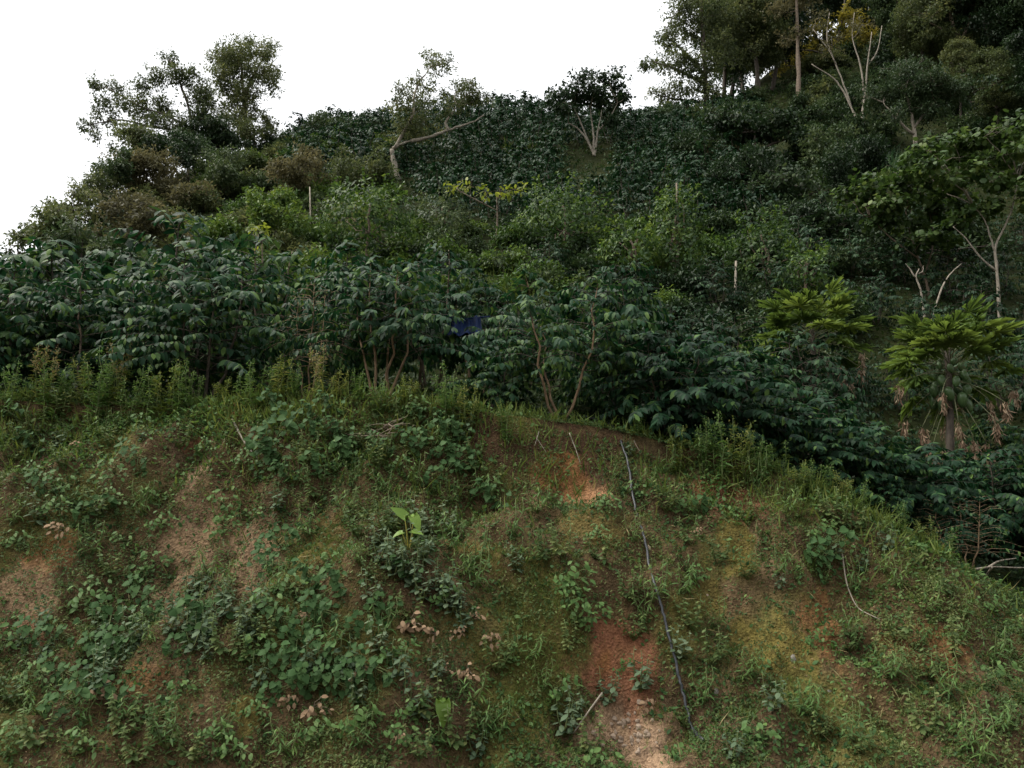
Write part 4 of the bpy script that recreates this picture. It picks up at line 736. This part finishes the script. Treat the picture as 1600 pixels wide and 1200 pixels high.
for k in range(20):
    g = Geo(); p0, n0 = on_bank(595 + random.gauss(0, 24), 678 + random.gauss(0, 8), .03 + random.random() * .06); a = random.uniform(-1.2, 1.0); ln = random.uniform(.08, .24)
    e = np.array([math.cos(a), -.15 + .3 * random.random(), -math.sin(a) * .6]) * ln; g.tube(bez(-e, e, n0 * .03, 5, .008), .006, .003, ns=5)
    t = thing('dry_twig', 'dry twig in the tangled brushwood heap near the bank top', 'twig', p0, 'twigs of the brushwood heap'); link('wood', g.mesh('wood', [M['twig']]), t)
# fallen pale branch at the lower right
b = ground(1545, 9.5); g = Geo()
for tr in ([(1520, 890), (1550, 885), (1600, 888), (1640, 880)], [(1550, 886), (1540, 900), (1552, 915), (1570, 925)], [(1520, 890), (1500, 880), (1480, 868)], [(1545, 886), (1560, 876), (1590, 872)]):
    q = [P(px, py, 9.5 + .15 * k) - b for k, (px, py) in enumerate(tr)]; g.tube(smooth_path(q), .014, .005, ns=6)
t = thing('fallen_branch', 'fallen pale forked branch beside the half bare coffee bush', 'branch', b); link('wood', g.mesh('wood', [M['bark_pale']]), t)
def rock_mesh(seed, m):
    r_ = np.random.default_rng(seed); g = Geo(); u, v = np.meshgrid(np.linspace(0, 2 * np.pi, 9)[:-1], np.linspace(0, np.pi, 6)); d = np.stack([np.sin(v) * np.cos(u), np.sin(v) * np.sin(u), np.cos(v)], -1).reshape(-1, 3)
    ax = r_.normal(size=(7, 3)); ax = unit(ax); k = np.min(np.stack([np.where(d @ a_ > .15, .62 / np.maximum(d @ a_, .15) * (.75 + .5 * r_.random()), 9) for a_ in ax] + [np.full(len(d), 1.05)]), 0); V = d * k[:, None] * np.array([1, .8, .65]); T = []
    for i in range(5):
        for j in range(8): a_, b_ = i * 8 + j, i * 8 + (j + 1) % 8; T += [(a_, a_ + 8, b_), (b_, a_ + 8, b_ + 8)]
    g.raw(V, np.array(T)); me = g.mesh('stone', [M[m]]); me.polygons.foreach_set('use_smooth', np.zeros(len(me.polygons), bool)); return me
RK = [rock_mesh(k, 'stone') for k in range(4)]; RG = [rock_mesh(9 + k, 'stonegrey') for k in range(2)]
for k in range(46):
    px = 978 + random.gauss(0, 26); py = 1142 + random.gauss(0, 20); p0, n0 = on_bank(px, py, .0); o = link('stone', RK[k % 4]); s_ = random.uniform(.02, .042); o.location = p0; o.scale = (s_,) * 3; o.rotation_euler = [random.random() * 6 for _ in range(3)]
    tag(o, 'pale stone in the rubble spilled below the red soil scar', 'stone', 'stones in the rubble spill')
for (px, py, s_, lb) in [(283 + 940, 905, .05, 'pinkish stone lodged in the moss right of the hose'), (1295, 1080, .04, 'grey stone beside the mossy strip on the right bank'), (1240, 1030, .05, 'small grey stone above the mossy strip'), (1120, 1080, .04, 'grey stone right of the lower hose end'), (310, 1125, .035, 'whitish stone on the lower left bank'), (760, 822, .035, 'reddish stone beside the yellow green plant'), (1013, 857, .05, 'orange brown clod lying next to the hose'), (1105, 930, .03, 'little pale stone under the hose bend')]:
    p0, n0 = on_bank(px, py, -.01); o = link('stone', (RG if 'grey' in lb or 'white' in lb else RK)[0]); o.location = p0; o.scale = (s_, s_, s_); o.rotation_euler = [random.random() * 6 for _ in range(3)]; tag(o, lb, 'stone')

# ------------------------------------------------------------------ bank cover: small leaves, grass blades, litter
def sample_bank(n, x0=-9, x1=9.5):
    x = rng.uniform(x0, x1, n); Y = YE(x) - rng.uniform(-.05, 2.75, n); z = H(x, Y); return x, Y, z
def bare_mask(x, z):
    m = np.ones(len(x)); wx = x + .30 * fbm(x * 4, z * 4, 31, 5); wz = z + .30 * fbm(x * 4, z * 4, 37, 5)
    f = {'orange': .0, 'red': .04, 'pale': .03, 'tan': .3, 'dark': .3, 'rust': .5, 'moss': .22, 'olive': .8}
    for (a_, b_, rx, rz, kd, st) in PW:
        d = np.sqrt(((wx - a_) / rx) ** 2 + ((wz - b_) / rz) ** 2); k = sstep(1.2, .75, d) * st; m = m * (1 - k * (1 - f[kd]))
    return m
def cover(name, n, tpl, m, L, seed, lo=-.15, hi=.3, up=.5, out=.35, floor=.05, lift=.02, tintm=.45, wid=1.0, mask=True, label=None):
    x, Y, z = sample_bank(n); dn = floor + (1 - floor) * sstep(lo, hi, fbm(x * 1.6, z * 1.8, seed) + .5 * fbm(x * 6, z * 6, seed + 3))
    if mask: dn = dn * bare_mask(x, z)
    k = rng.random(n) < dn; x, Y, z = x[k], Y[k], z[k]; N0 = slope_normal(x, Y); kk = len(x); pos = np.stack([x, Y, z], -1) + N0 * (rng.uniform(-.005, 1, (kk, 1)) * lift * np.clip(.35 + 2.2 * fbm(x * 3, z * 3, seed + 11), .1, 2)[:, None])
    D = rdir(kk) * .8 + N0 * out + np.array([0, 0, up]); N = N0 * .8 + np.array([0, 0, .7]) + rdir(kk) * .5
    if tpl == 'blade': N = rdir(kk)
    tint = np.clip(tintm + .6 * fbm(x * 2.2, z * 2.2, seed + 7) + rng.normal(0, .15, kk), 0, 1)
    g = Geo(); g.leaves(tpl, pos, D, N, L * rng.uniform(.5, 1.3, kk), tint, 0, wid); o = link(name, g.mesh(name, [M[m]])); tag(o, label, None, None, 'stuff'); return kk
cover('creeping_ground_cover', 350000, 'tiny', 'cover', .036, 61, -.22, .25, up=.1, floor=.2, lift=.075, label='mat of small creeping leaves over the bank')
cover('fine_grass', 70000, 'blade', 'grass', .085, 71, -.1, .35, up=.5, wid=.8, label='fine grass over the bank')
cover('leafy_ground_cover', 60000, 'oval', 'weed', .045, 81, -.05, .35, up=.3, lift=.06, label='patches of broader low leaves over the bank')
cover('leafy_ground_cover', 40000, 'oval', 'darkweed', .055, 91, -.02, .4, up=.2, lift=.09, label='patches of dark low leaves over the bank')
cover('leaf_litter', 9000, 'small', 'dry', .024, 85, -.3, .3, up=-.2, mask=False, floor=.3, label='scattered dry leaf litter and crumbs on the soil')
cover('dry_stems', 9000, 'blade', 'weedtop', .17, 95, -.1, .4, up=-.5, out=.25, wid=.6, mask=False, label='thin dry stems over the bank')

# soil crumbs and clods lying on the bare ground
n = 60000; x, Y, z = sample_bank(n); bm_ = bare_mask(x, z); k = rng.random(n) < np.clip(1.05 - bm_, .06, 1) * .5; x, Y, z = x[k], Y[k], z[k]; n = len(x); oc = np.array([(1, 0, 0), (-1, 0, 0), (0, 1, 0), (0, -1, 0), (0, 0, 1), (0, 0, -1.)]); of = np.array([(0, 2, 4), (2, 1, 4), (1, 3, 4), (3, 0, 4), (2, 0, 5), (1, 2, 5), (3, 1, 5), (0, 3, 5)])
sz_ = .004 + .011 * rng.random(n) ** 3; V = np.stack([x, Y, z], -1)[:, None] + oc[None] * sz_[:, None, None] * rng.uniform(.5, 1.3, (n, 6, 1)); g = Geo(); g.raw(V.reshape(-1, 3), (of[None] + (np.arange(n) * 6)[:, None, None]).reshape(-1, 3)); me = g.mesh('soil_crumbs', [M['soil']]); ca = me.color_attributes.new('soil', 'FLOAT_COLOR', 'POINT'); c3 = soil_colour(V[:, 0]) * rng.uniform(.8, 1.7, (n, 1)); ca.data.foreach_set('color', np.c_[np.repeat(c3, 6, 0), np.ones(n * 6)].astype(np.float32).ravel()); tag(link('soil_crumbs', me), 'loose soil crumbs on the bare patches of the bank', kind='stuff')
# olive grass patches
def patch_grass(px, py, rx, ry, n, m='grass', L=.09, seed=3, tpl='blade', up=.6):
    q = hit(px, py); s_ = q[1] / FPX; x = q[0] + rng.normal(0, rx * s_ * .6, n); zz = rng.normal(0, ry * s_ * .6, n); Y = q[1] + zz * .68; N0 = slope_normal(x, Y); pos = np.stack([x, Y, H(x, Y)], -1)
    return pos, rdir(n) * .6 + N0 * .5 + np.array([0, 0, up]), (rdir(n) if tpl == 'blade' else N0 + rdir(n) * .5), L * rng.uniform(.5, 1.3, n), np.clip(rng.normal(.5, .17, n), 0, 1)
g = Geo()
for (px, py, rx, ry, n) in [(850, 960, 60, 90, 9000), (820, 1100, 60, 60, 6000), (1080, 960, 60, 50, 4000), (1200, 1100, 70, 60, 6000), (520, 850, 50, 40, 2500), (1420, 1120, 120, 60, 7000), (1350, 960, 120, 40, 4000), (1500, 950, 60, 40, 4000), (1180, 880, 50, 40, 1500), (780, 880, 60, 40, 3000), (1060, 1120, 60, 60, 4000), (1330, 860, 90, 50, 5000), (1250, 780, 60, 40, 4000), (1440, 900, 60, 30, 4000)]:
    g.leaves('blade', *patch_grass(px, py, rx, ry, int(n * (.45 if px < 1000 else .25)), L=.06))
tag(link('grass_patches', g.mesh('grass_patches', [M['grass']])), 'yellow green grass growing in patches on the bank', kind='stuff')
# grassy rim along the edge
n = 34000; x = rng.uniform(-9, 9, n); Y = YE(x) + rng.normal(-.06, .30, n); dn = np.clip(.45 + .9 * fbm(x * 1.5, x * 0 + 2, 33), .05, 1) * np.where((x > -.3) & (x < 2.2), .35, np.where(x > 2.2, .5, 1)); k = rng.random(n) < dn; x, Y = x[k], Y[k]; kk = len(x)
g = Geo(); pos = np.stack([x, Y, H(x, Y)], -1); g.leaves('blade', pos, rdir(kk) * .55 + np.array([0, -.25, .9]), rdir(kk), rng.uniform(.08, .26, kk), np.clip(rng.normal(.5, .2, kk), 0, 1), 0, 1.1)
n = 34000; x = rng.uniform(-9, 9, n); Y = YE(x) + rng.normal(-.15, .3, n); pos = np.stack([x, Y, H(x, Y) + rng.random(n) * .12], -1); k = rng.random(n) < np.clip(.4 + fbm(x * 2, x * 0 + 7, 35), .05, 1) * np.where((x > -.3) & (x < 2.0), .2, 1); kk = k.sum()
g.leaves('oval', pos[k], rdir(kk) * .7 + np.array([0, -.4, .1]), rdir(kk) * .5 + np.array([0, -.3, 1]), rng.uniform(.03, .075, kk), np.clip(rng.normal(.6, .2, kk), 0, 1), 1)
tag(link('grass_rim', g.mesh('grass_rim', [M['grass'], M['weed']])), 'rim of grass and small leaves along the bank edge', kind='stuff')
# undergrowth on the hillside
n = 225000; Y = 10 + 42 * rng.random(n) ** 1.5; x = rng.uniform(-.78, .82, n) * Y; pos = np.stack([x, Y, H(x, Y) + .5 * rng.random(n) ** 1.6 * np.clip(.3 + 1.4 * fbm(x * .8, Y * .8, 89), 0, 1)], -1); k = rng.random(n) < np.clip(.6 + .8 * fbm(x * .5, Y * .5, 83), .15, 1); kk = k.sum(); g = Geo()
g.leaves('tiny', pos[k], rdir(kk) + np.array([0, -.2, .2]), rdir(kk) * .6 + np.array([0, -.4, .8]), rng.uniform(.5, 1.3, kk) * (.05 + .0045 * Y[k]), np.clip(.36 + .7 * fbm(x[k] * .4, Y[k] * .4, 87) + rng.normal(0, .15, kk), 0, 1))
tag(link('hillside_undergrowth', g.mesh('hillside_undergrowth', [M['under']])), 'low leafy undergrowth covering the hillside', kind='stuff')

# ------------------------------------------------------------------ single weeds and vines on the bank
def weed_proto(name, cat, kind, seed, leafm, tpl, nl, L, rad, parts=True, stemm='greenstem'):
    """creeping or upright leafy plant; local z is up, local -y looks out of the bank"""
    r_ = np.random.default_rng(seed); t = thing(name, 'weed', cat, (0, 0, -200)); g = Geo(); pos = []; D = []; N = []; S = []
    if kind == 'creeper':
        for k in range(nl):
            a = r_.random() * 6.28; rr = rad * math.sqrt(r_.random()); p = np.array([math.cos(a) * rr, -.05 - .09 * r_.random() + math.sin(a) * rr * -.55, math.sin(a) * rr * .95]); pos.append(p); D.append(np.array([.7 * r_.normal(), -.5, -.45 + .3 * r_.normal()])); N.append(np.array([.35 * r_.normal(), -.75, .75 + .2 * r_.normal()])); S.append(L * r_.uniform(.6, 1.2))
            if k % 3 == 0: g.tube(bez((0, 0, 0), p, (0, -.03, .02), 4, .006), .004, .0025, ns=4)
    else:
        ns_ = 3 + int(r_.random() * 3)
        for s_ in range(ns_):
            a = r_.random() * 6.28; top = np.array([math.cos(a) * rad * .5, math.sin(a) * rad * .4 - .06, rad * r_.uniform(.9, 1.6)]); pth = bez((0, 0, -.01), top, (math.cos(a) * .03, -.02, 0), 6, .006); g.tube(pth, .005, .002, ns=4)
            for k in range(nl // ns_):
                f = .15 + .85 * (k + .5) / (nl // ns_); p = np.array([np.interp(f, np.linspace(0, 1, 6), pth[:, m]) for m in range(3)]); b_ = k * 2.4 + s_; pos.append(p); D.append(np.array([math.cos(b_), math.sin(b_), .15 - .4 * r_.random()])); N.append(np.array([0, -.2, 1.]) + .25 * r_.normal(size=3)); S.append(L * (1.15 - .6 * f) * r_.uniform(.7, 1.2))
    pos, D, N, S = np.array(pos), np.array(D), np.array(N), np.array(S)
    link('stem', g.mesh('stem', [M[stemm]]), t)
    if parts: part_leaves(t, tpl, leafm, pos, D, N, S)
    else:
        g = Geo(); g.leaves(tpl, pos, D, N, S, np.clip(r_.normal(.5, .15, len(pos)), 0, 1)); tag(link('foliage', g.mesh('foliage', [M[leafm]]), t), kind='stuff')
    return t
def put(proto, px, py, label, group=None, s_=1.0, rz=None):
    p0, n0 = on_bank(px, py, .0); o = copy_tree(proto); o.location = p0; s_ *= 1.12; o.scale = (s_,) * 3; o.rotation_euler = (0, 0, random.uniform(-.6, .6) if rz is None else rz); o['label'] = label
    if group: o['group'] = group
    return o
PV = [weed_proto('broadleaf_vine', 'vine', 'creeper', k, 'darkweed', 'heart', 36, .074, .24) for k in range(3)]
PB = [weed_proto('leafy_weed', 'weed', 'creeper', 20 + k, 'weed', 'oval', 34, .07, .19) for k in range(3)]
PU = [weed_proto('upright_weed', 'weed', 'up', 40 + k, 'weed', 'lance', 54, .10, .22, parts=False) for k in range(3)]
PG = [weed_proto('grey_weed', 'weed', 'up', 50 + k, 'greyweed', 'oval', 44, .085, .2, parts=False) for k in range(2)]
PDR = [weed_proto('withered_vine', 'vine', 'creeper', 60 + k, 'dry', 'oval', 16, .075, .12, stemm='twig') for k in range(3)]
PO = [weed_proto('olive_weed', 'weed', 'up', 70 + k, 'cover', 'oval', 60, .06, .2, parts=False) for k in range(3)]
vl = 'creeping vine with dark heart shaped leaves on the bank face'
for k, (px, py, s_, lb) in enumerate([(430, 690, 1.1, 'vine with large dark rounded leaves beside the long grey stick'), (450, 660, .9, None), (425, 715, 1.0, None), (435, 850, .8, None), (425, 880, .8, None), (310, 975, 1.1, 'bluish dark vine hanging over the left bank'), (295, 1005, .8, None), (215, 715, .9, None), (60, 700, .9, None), (150, 800, .8, None), (650, 700, .9, None), (700, 720, .9, None), (690, 745, .8, None), (600, 700, .8, None), (495, 910, .9, None), (120, 1100, .9, None), (70, 760, .8, None), (525, 920, .9, None), (1290, 860, 1.0, 'dark leafy vine clump on the right shoulder of the bank'), (1270, 885, .9, None), (1090, 800, .8, None), (330, 960, .7, None), (490, 960, .8, None), (480, 1040, .9, None), (440, 1080, .8, None), (720, 640, .9, None), (520, 640, .8, None), (40, 660, 1.0, None), (560, 985, .8, None), (640, 900, .8, None)]):
    put(PV[k % 3], px, py, lb or vl, None if lb else 'dark heart leaved vines on the bank', s_)
bl = 'low weed with bright oval green leaves on the bank face'
for k, (px, py, s_, lb) in enumerate([(145, 945, 1.1, 'bright green clump of oval leaves below the left tan soil'), (165, 920, .8, None), (250, 780, .8, None), (255, 820, .8, None), (350, 790, .9, None), (350, 825, .8, None), (60, 740, .8, None), (100, 760, .9, None), (230, 665, .8, None), (68, 1055, .9, None), (15, 1000, 1.0, None), (180, 740, .9, None), (890, 905, 1.0, 'fresh green leafy clump left of the hose'), (885, 935, .9, None), (925, 960, .8, None), (1063, 795, .8, 'fresh green weed right of the hose beneath the rim'), (430, 945, .9, None), (520, 880, .7, None), (460, 920, .9, None), (1085, 900, .7, None), (280, 1080, .7, None), (650, 640, .8, None), (540, 710, .8, None), (240, 880, .8, None), (330, 700, .7, None), (50, 1150, .9, None), (150, 1160, .9, None), (380, 1170, .9, None), (620, 1150, .8, None), (1130, 690, .9, None), (1200, 730, .9, None), (1000, 770, .7, None), (970, 1040, .5, None), (870, 1080, .8, None), (1050, 1180, .8, None), (400, 1010, .8, None), (640, 1110, .7, None), (940, 1190, .9, None), (1190, 1150, .9, None), (1260, 1000, .7, None), (200, 850, .7, None), (820, 640, .6, None), (880, 655, .6, None), (975, 665, .7, None)]):
    put(PB[k % 3], px, py, lb or bl, None if lb else 'bright leaved low weeds on the bank', s_)
ul = 'upright weed with narrow green leaves on the bank face'
ups = [(590, 720), (600, 770), (550, 760), (580, 640), (610, 640), (690, 690), (740, 880), (720, 900), (745, 920), (830, 880), (540, 800), (480, 840), (460, 760), (520, 740), (650, 760), (700, 790), (760, 780), (350, 1160), (260, 1170), (830, 1030), (850, 1080), (1180, 1060), (1250, 1110), (1330, 1000), (1450, 960), (1500, 1000), (1400, 920), (1180, 760), (1230, 800), (20, 820), (140, 870), (330, 900), (560, 880), (490, 990), (520, 1010), (600, 1000), (460, 1010), (740, 1100), (780, 1150), (1120, 980), (1390, 1060), (1480, 1090), (1550, 1040), (1560, 1140), (1330, 1160), (1040, 740), (1090, 720), (690, 1170), (560, 1170), (450, 1180), (1100, 1100), (1020, 940), (840, 800), (800, 840)]
for k, (px, py) in enumerate(ups): put(PU[k % 3], px, py, ul, 'narrow leaved weeds on the bank', random.uniform(.7, 1.15))
gl_ = 'grey green downy weed on the middle of the bank'
for k, (px, py) in enumerate([(660, 940), (690, 930), (710, 950), (640, 920), (620, 890), (590, 880), (720, 990), (680, 1060), (590, 1020), (540, 1060), (500, 1060), (470, 1060), (560, 1100), (620, 1060), (655, 1120), (880, 1150), (900, 1120), (1000, 1080), (160, 1000), (175, 1030), (170, 1060), (150, 1085), (215, 1010), (400, 1075), (700, 830), (660, 870), (60, 820), (90, 700), (1060, 1030)]): put(PG[k % 2], px, py, gl_, 'grey green weeds on the bank', random.uniform(.8, 1.2))
for k, (px, py, s_, lb) in enumerate([(645, 975, 1.0, 'withered vine with tan hanging leaves below the grey weeds'), (680, 990, .7, None), (715, 985, .6, None), (735, 1050, .8, 'pair of pale dead leaves hanging on the middle bank'), (765, 1000, .7, None), (555, 1050, .7, None), (490, 1105, .9, 'brown withered vine on the lower middle bank'), (450, 1095, .6, None), (480, 960, .7, None), (160, 1080, .9, 'withered grey and tan vine on the lower left bank'), (100, 830, .8, None), (300, 950, .5, None), (700, 1045, .5, None), (130, 700, .6, None), (630, 1150, .5, None), (745, 960, .6, None), (1005, 1100, .6, None), (1085, 830, .5, None)]):
    put(PDR[k % 3], px, py, lb or 'small withered vine with a few tan dead leaves', None if lb else 'small withered vines on the bank', s_)
ol = 'bushy olive green weed with small leaves on the bank'
for k, (px, py) in enumerate([(30, 690), (60, 680), (20, 720), (100, 650), (150, 670), (410, 620), (440, 610), (390, 610), (520, 690), (560, 700), (640, 670), (680, 660), (600, 720), (740, 740), (770, 760), (1180, 720), (1220, 740), (1250, 760), (1150, 700), (1300, 810), (1330, 830), (1040, 800), (1080, 850), (1120, 880), (1110, 1040), (60, 1170), (110, 1180), (20, 1100), (200, 1150), (300, 1190), (1540, 1080), (1450, 1150), (1400, 1000), (560, 840), (610, 830), (940, 880), (990, 1000)]): put(PO[k % 3], px, py, ol, 'small leaved olive weeds on the bank', random.uniform(.8, 1.3))

for k in range(70):
    cx_, cy_, sx_, sy_ = [(640, 900, 70, 45), (500, 1040, 60, 45), (690, 700, 60, 40), (320, 980, 50, 40), (170, 1010, 50, 45), (480, 720, 60, 50)][k % 6]; px = random.gauss(cx_, sx_); py = max(640, random.gauss(cy_, sy_))
    if k % 3: put(PV[k % 3], px, py, vl, 'dark heart leaved vines on the bank', random.uniform(.6, 1.0))
    else: put(PG[k % 2], px, py, 'grey green downy weed on the bank face', 'grey green weeds scattered on the bank', random.uniform(.8, 1.2))
for k in range(190):
    px = random.uniform(-20, 1620); py = random.uniform(650, 1195)
    if py < 640 + max(0, px - 1000) * .55: continue
    q = hit(px, py)
    if float(bare_mask(np.array([q[0]]), np.array([q[2]]))[0]) < .45 and random.random() < .85: continue
    j = k % 6
    if j == 0: put(PB[k % 3], px, py, bl, 'bright leaved low weeds on the bank', random.uniform(.6, .9))
    elif j in (1, 2): put(PU[k % 3], px, py, ul, 'narrow leaved weeds on the bank', random.uniform(.6, 1.1))
    elif j in (3, 4): put(PO[k % 3], px, py, ol, 'small leaved olive weeds on the bank', random.uniform(.8, 1.3))
    else: put(PG[k % 2], px, py, 'grey green downy weed on the bank face', 'grey green weeds scattered on the bank', random.uniform(.6, 1.0))
for p_ in PV + PB + PU + PG + PDR + PO: kill(p_)
# yellow green elephant ear and the single drooping arrow leaf
p0, n0 = on_bank(638, 862, .0); t = thing('elephant_ear', 'yellow green elephant ear plant with four broad leaves on a yellow stalk', 'plant', p0)
tips = [((632, 806), (-.75, -.3, .55), .17, (.35, -.75, .55)), ((646, 808), (.55, -.35, -.75), .17, (.3, -.75, .6)), ((645, 830), (.8, -.4, -.15), .13, (0, -.5, .9)), ((628, 832), (-.8, -.4, -.2), .11, (0, -.5, .9))]
for k, ((px, py), d, s_, n_) in enumerate(tips):
    q = P(px, py, p0[1] - .22) - p0; g = Geo(); g.tube(bez((0, 0, -.02), q, (.01, -.03, 0), 7), .009, .005, ns=6); link('stalk', g.mesh('stalk', [M['yellowstem']]), t)
    o = link('leaf', leaf_meshes('arrow', 'ear')[k % 2], t); o.matrix_local = frame(q, d, n_, s_)
p0, n0 = on_bank(694, 1090, .0); t = thing('arrow_leaf_plant', 'single bright green arrow shaped leaf pointing down the bank', 'plant', p0)
g = Geo(); q = np.array([0, -.16, -.02]); g.tube(bez((0, 0, -.05), q, (0, 0, .05), 6), .006, .004, ns=5); link('stalk', g.mesh('stalk', [M['greenstem']]), t); o = link('leaf', leaf_meshes('arrow', 'ear')[0], t); o.matrix_local = frame(q, (.12, -.30, -.95), (.45, -.85, .3), .21)
# tall seeding weeds along the edge
def tall_proto(seed, m='weed', top='weedtop', h=.7, brush=1.0):
    r_ = np.random.default_rng(seed); t = thing('tall_weed', 'weed', 'weed', (0, 0, -200)); g = Geo(); gl = Geo(); gt = Geo()
    for s_ in range(5):
        a = r_.random() * 6.28; tp = np.array([math.cos(a) * .13, math.sin(a) * .10, h * r_.uniform(.6, 1.05)]); pth = bez((math.cos(a) * .03, math.sin(a) * .03, -.03), tp, rng.normal(0, .02, 3), 7, .008); g.tube(pth, .005, .002, ns=4)
        n = 46; f = r_.uniform(.1, .95, n); p = np.stack([np.interp(f, np.linspace(0, 1, 7), pth[:, k]) for k in range(3)], -1); az = r_.random(n) * 6.28; D = np.stack([np.cos(az), np.sin(az), r_.uniform(.1, .9, n)], -1); gl.leaves('lance', p, D, rdir(n) * .4 + np.array([0, 0, 1.]), .10 * (1.2 - .7 * f) * r_.uniform(.7, 1.2, n), np.clip(r_.normal(.55, .18, n), 0, 1))
        n = int(50 * brush); f = r_.uniform(.68, 1.0, n); p = np.stack([np.interp(f, np.linspace(0, 1, 7), pth[:, k]) for k in range(3)], -1) + r_.normal(0, .022, (n, 3)); gt.leaves('small', p, rdir(n) + np.array([0, 0, .5]), rdir(n), .026 * r_.uniform(.6, 1.3, n), np.clip(r_.normal(.5, .2, n), 0, 1))
    link('stalks', g.mesh('stalks', [M['greenstem']]), t); tag(link('foliage', gl.mesh('foliage', [M[m]]), t), kind='stuff'); tag(link('seed_heads', gt.mesh('seed_heads', [M[top]]), t), kind='stuff'); return t
PT = [tall_proto(80, 'weed', 'weed', .7, .6), tall_proto(81, 'grass', 'weedtop', .7, 1.3), tall_proto(82, 'weed', 'weed', .6, .5), tall_proto(83, 'grass', 'grass', .65, .8)]
tl = 'tall green weed growing on the rim of the bank'
for k, (px, top, lb) in enumerate([(5, 565, None), (30, 580, None), (65, 545, 'tall weed with a yellowish plume at the left end of the rim'), (75, 560, None), (100, 580, None), (125, 552, None), (150, 550, None), (160, 560, None), (183, 540, 'tall weed with a tan seed plume among green ones'), (200, 580, None), (232, 570, None), (255, 555, None), (278, 560, None), (300, 575, None), (345, 585, None), (380, 575, None), (405, 560, None), (435, 545, None), (460, 570, None), (497, 545, 'tall weed with tan seeds beside the thin coffee bush'), (530, 590, None), (560, 600, None), (590, 600, None), (640, 600, None), (697, 570, 'tall leafy weed rising from the rim below the blue tarp'), (705, 600, None), (730, 590, None), (790, 625, None), (1000, 660, None), (1060, 660, None), (1100, 655, None), (1130, 640, None), (1160, 645, None), (1190, 675, None), (1215, 690, None), (1250, 715, None), (1265, 720, None), (1290, 745, None), (1320, 770, None), (1345, 790, None), (1400, 840, None), (1450, 870, None), (1480, 890, None)]):
    Y = float(YE((px - 800) / FPX * 9.7)) + random.uniform(-.15, .06); b = ground(px, Y); hh = max(.22, P(px, top, Y)[2] - b[2]); o = copy_tree(PT[1 if lb and ('tan' in lb or 'plume' in lb) else (0, 2, 3)[k % 3]]); s_ = hh / .68; o.location = b; s_ = max(s_ * 1.08, .62); o.scale = (max(s_, .9),) * 2 + (s_,); o.rotation_euler = (0, 0, random.random() * 6.28); o['label'] = lb or tl
    if not lb: o['group'] = 'tall weeds along the bank rim'
for p_ in PT: kill(p_)
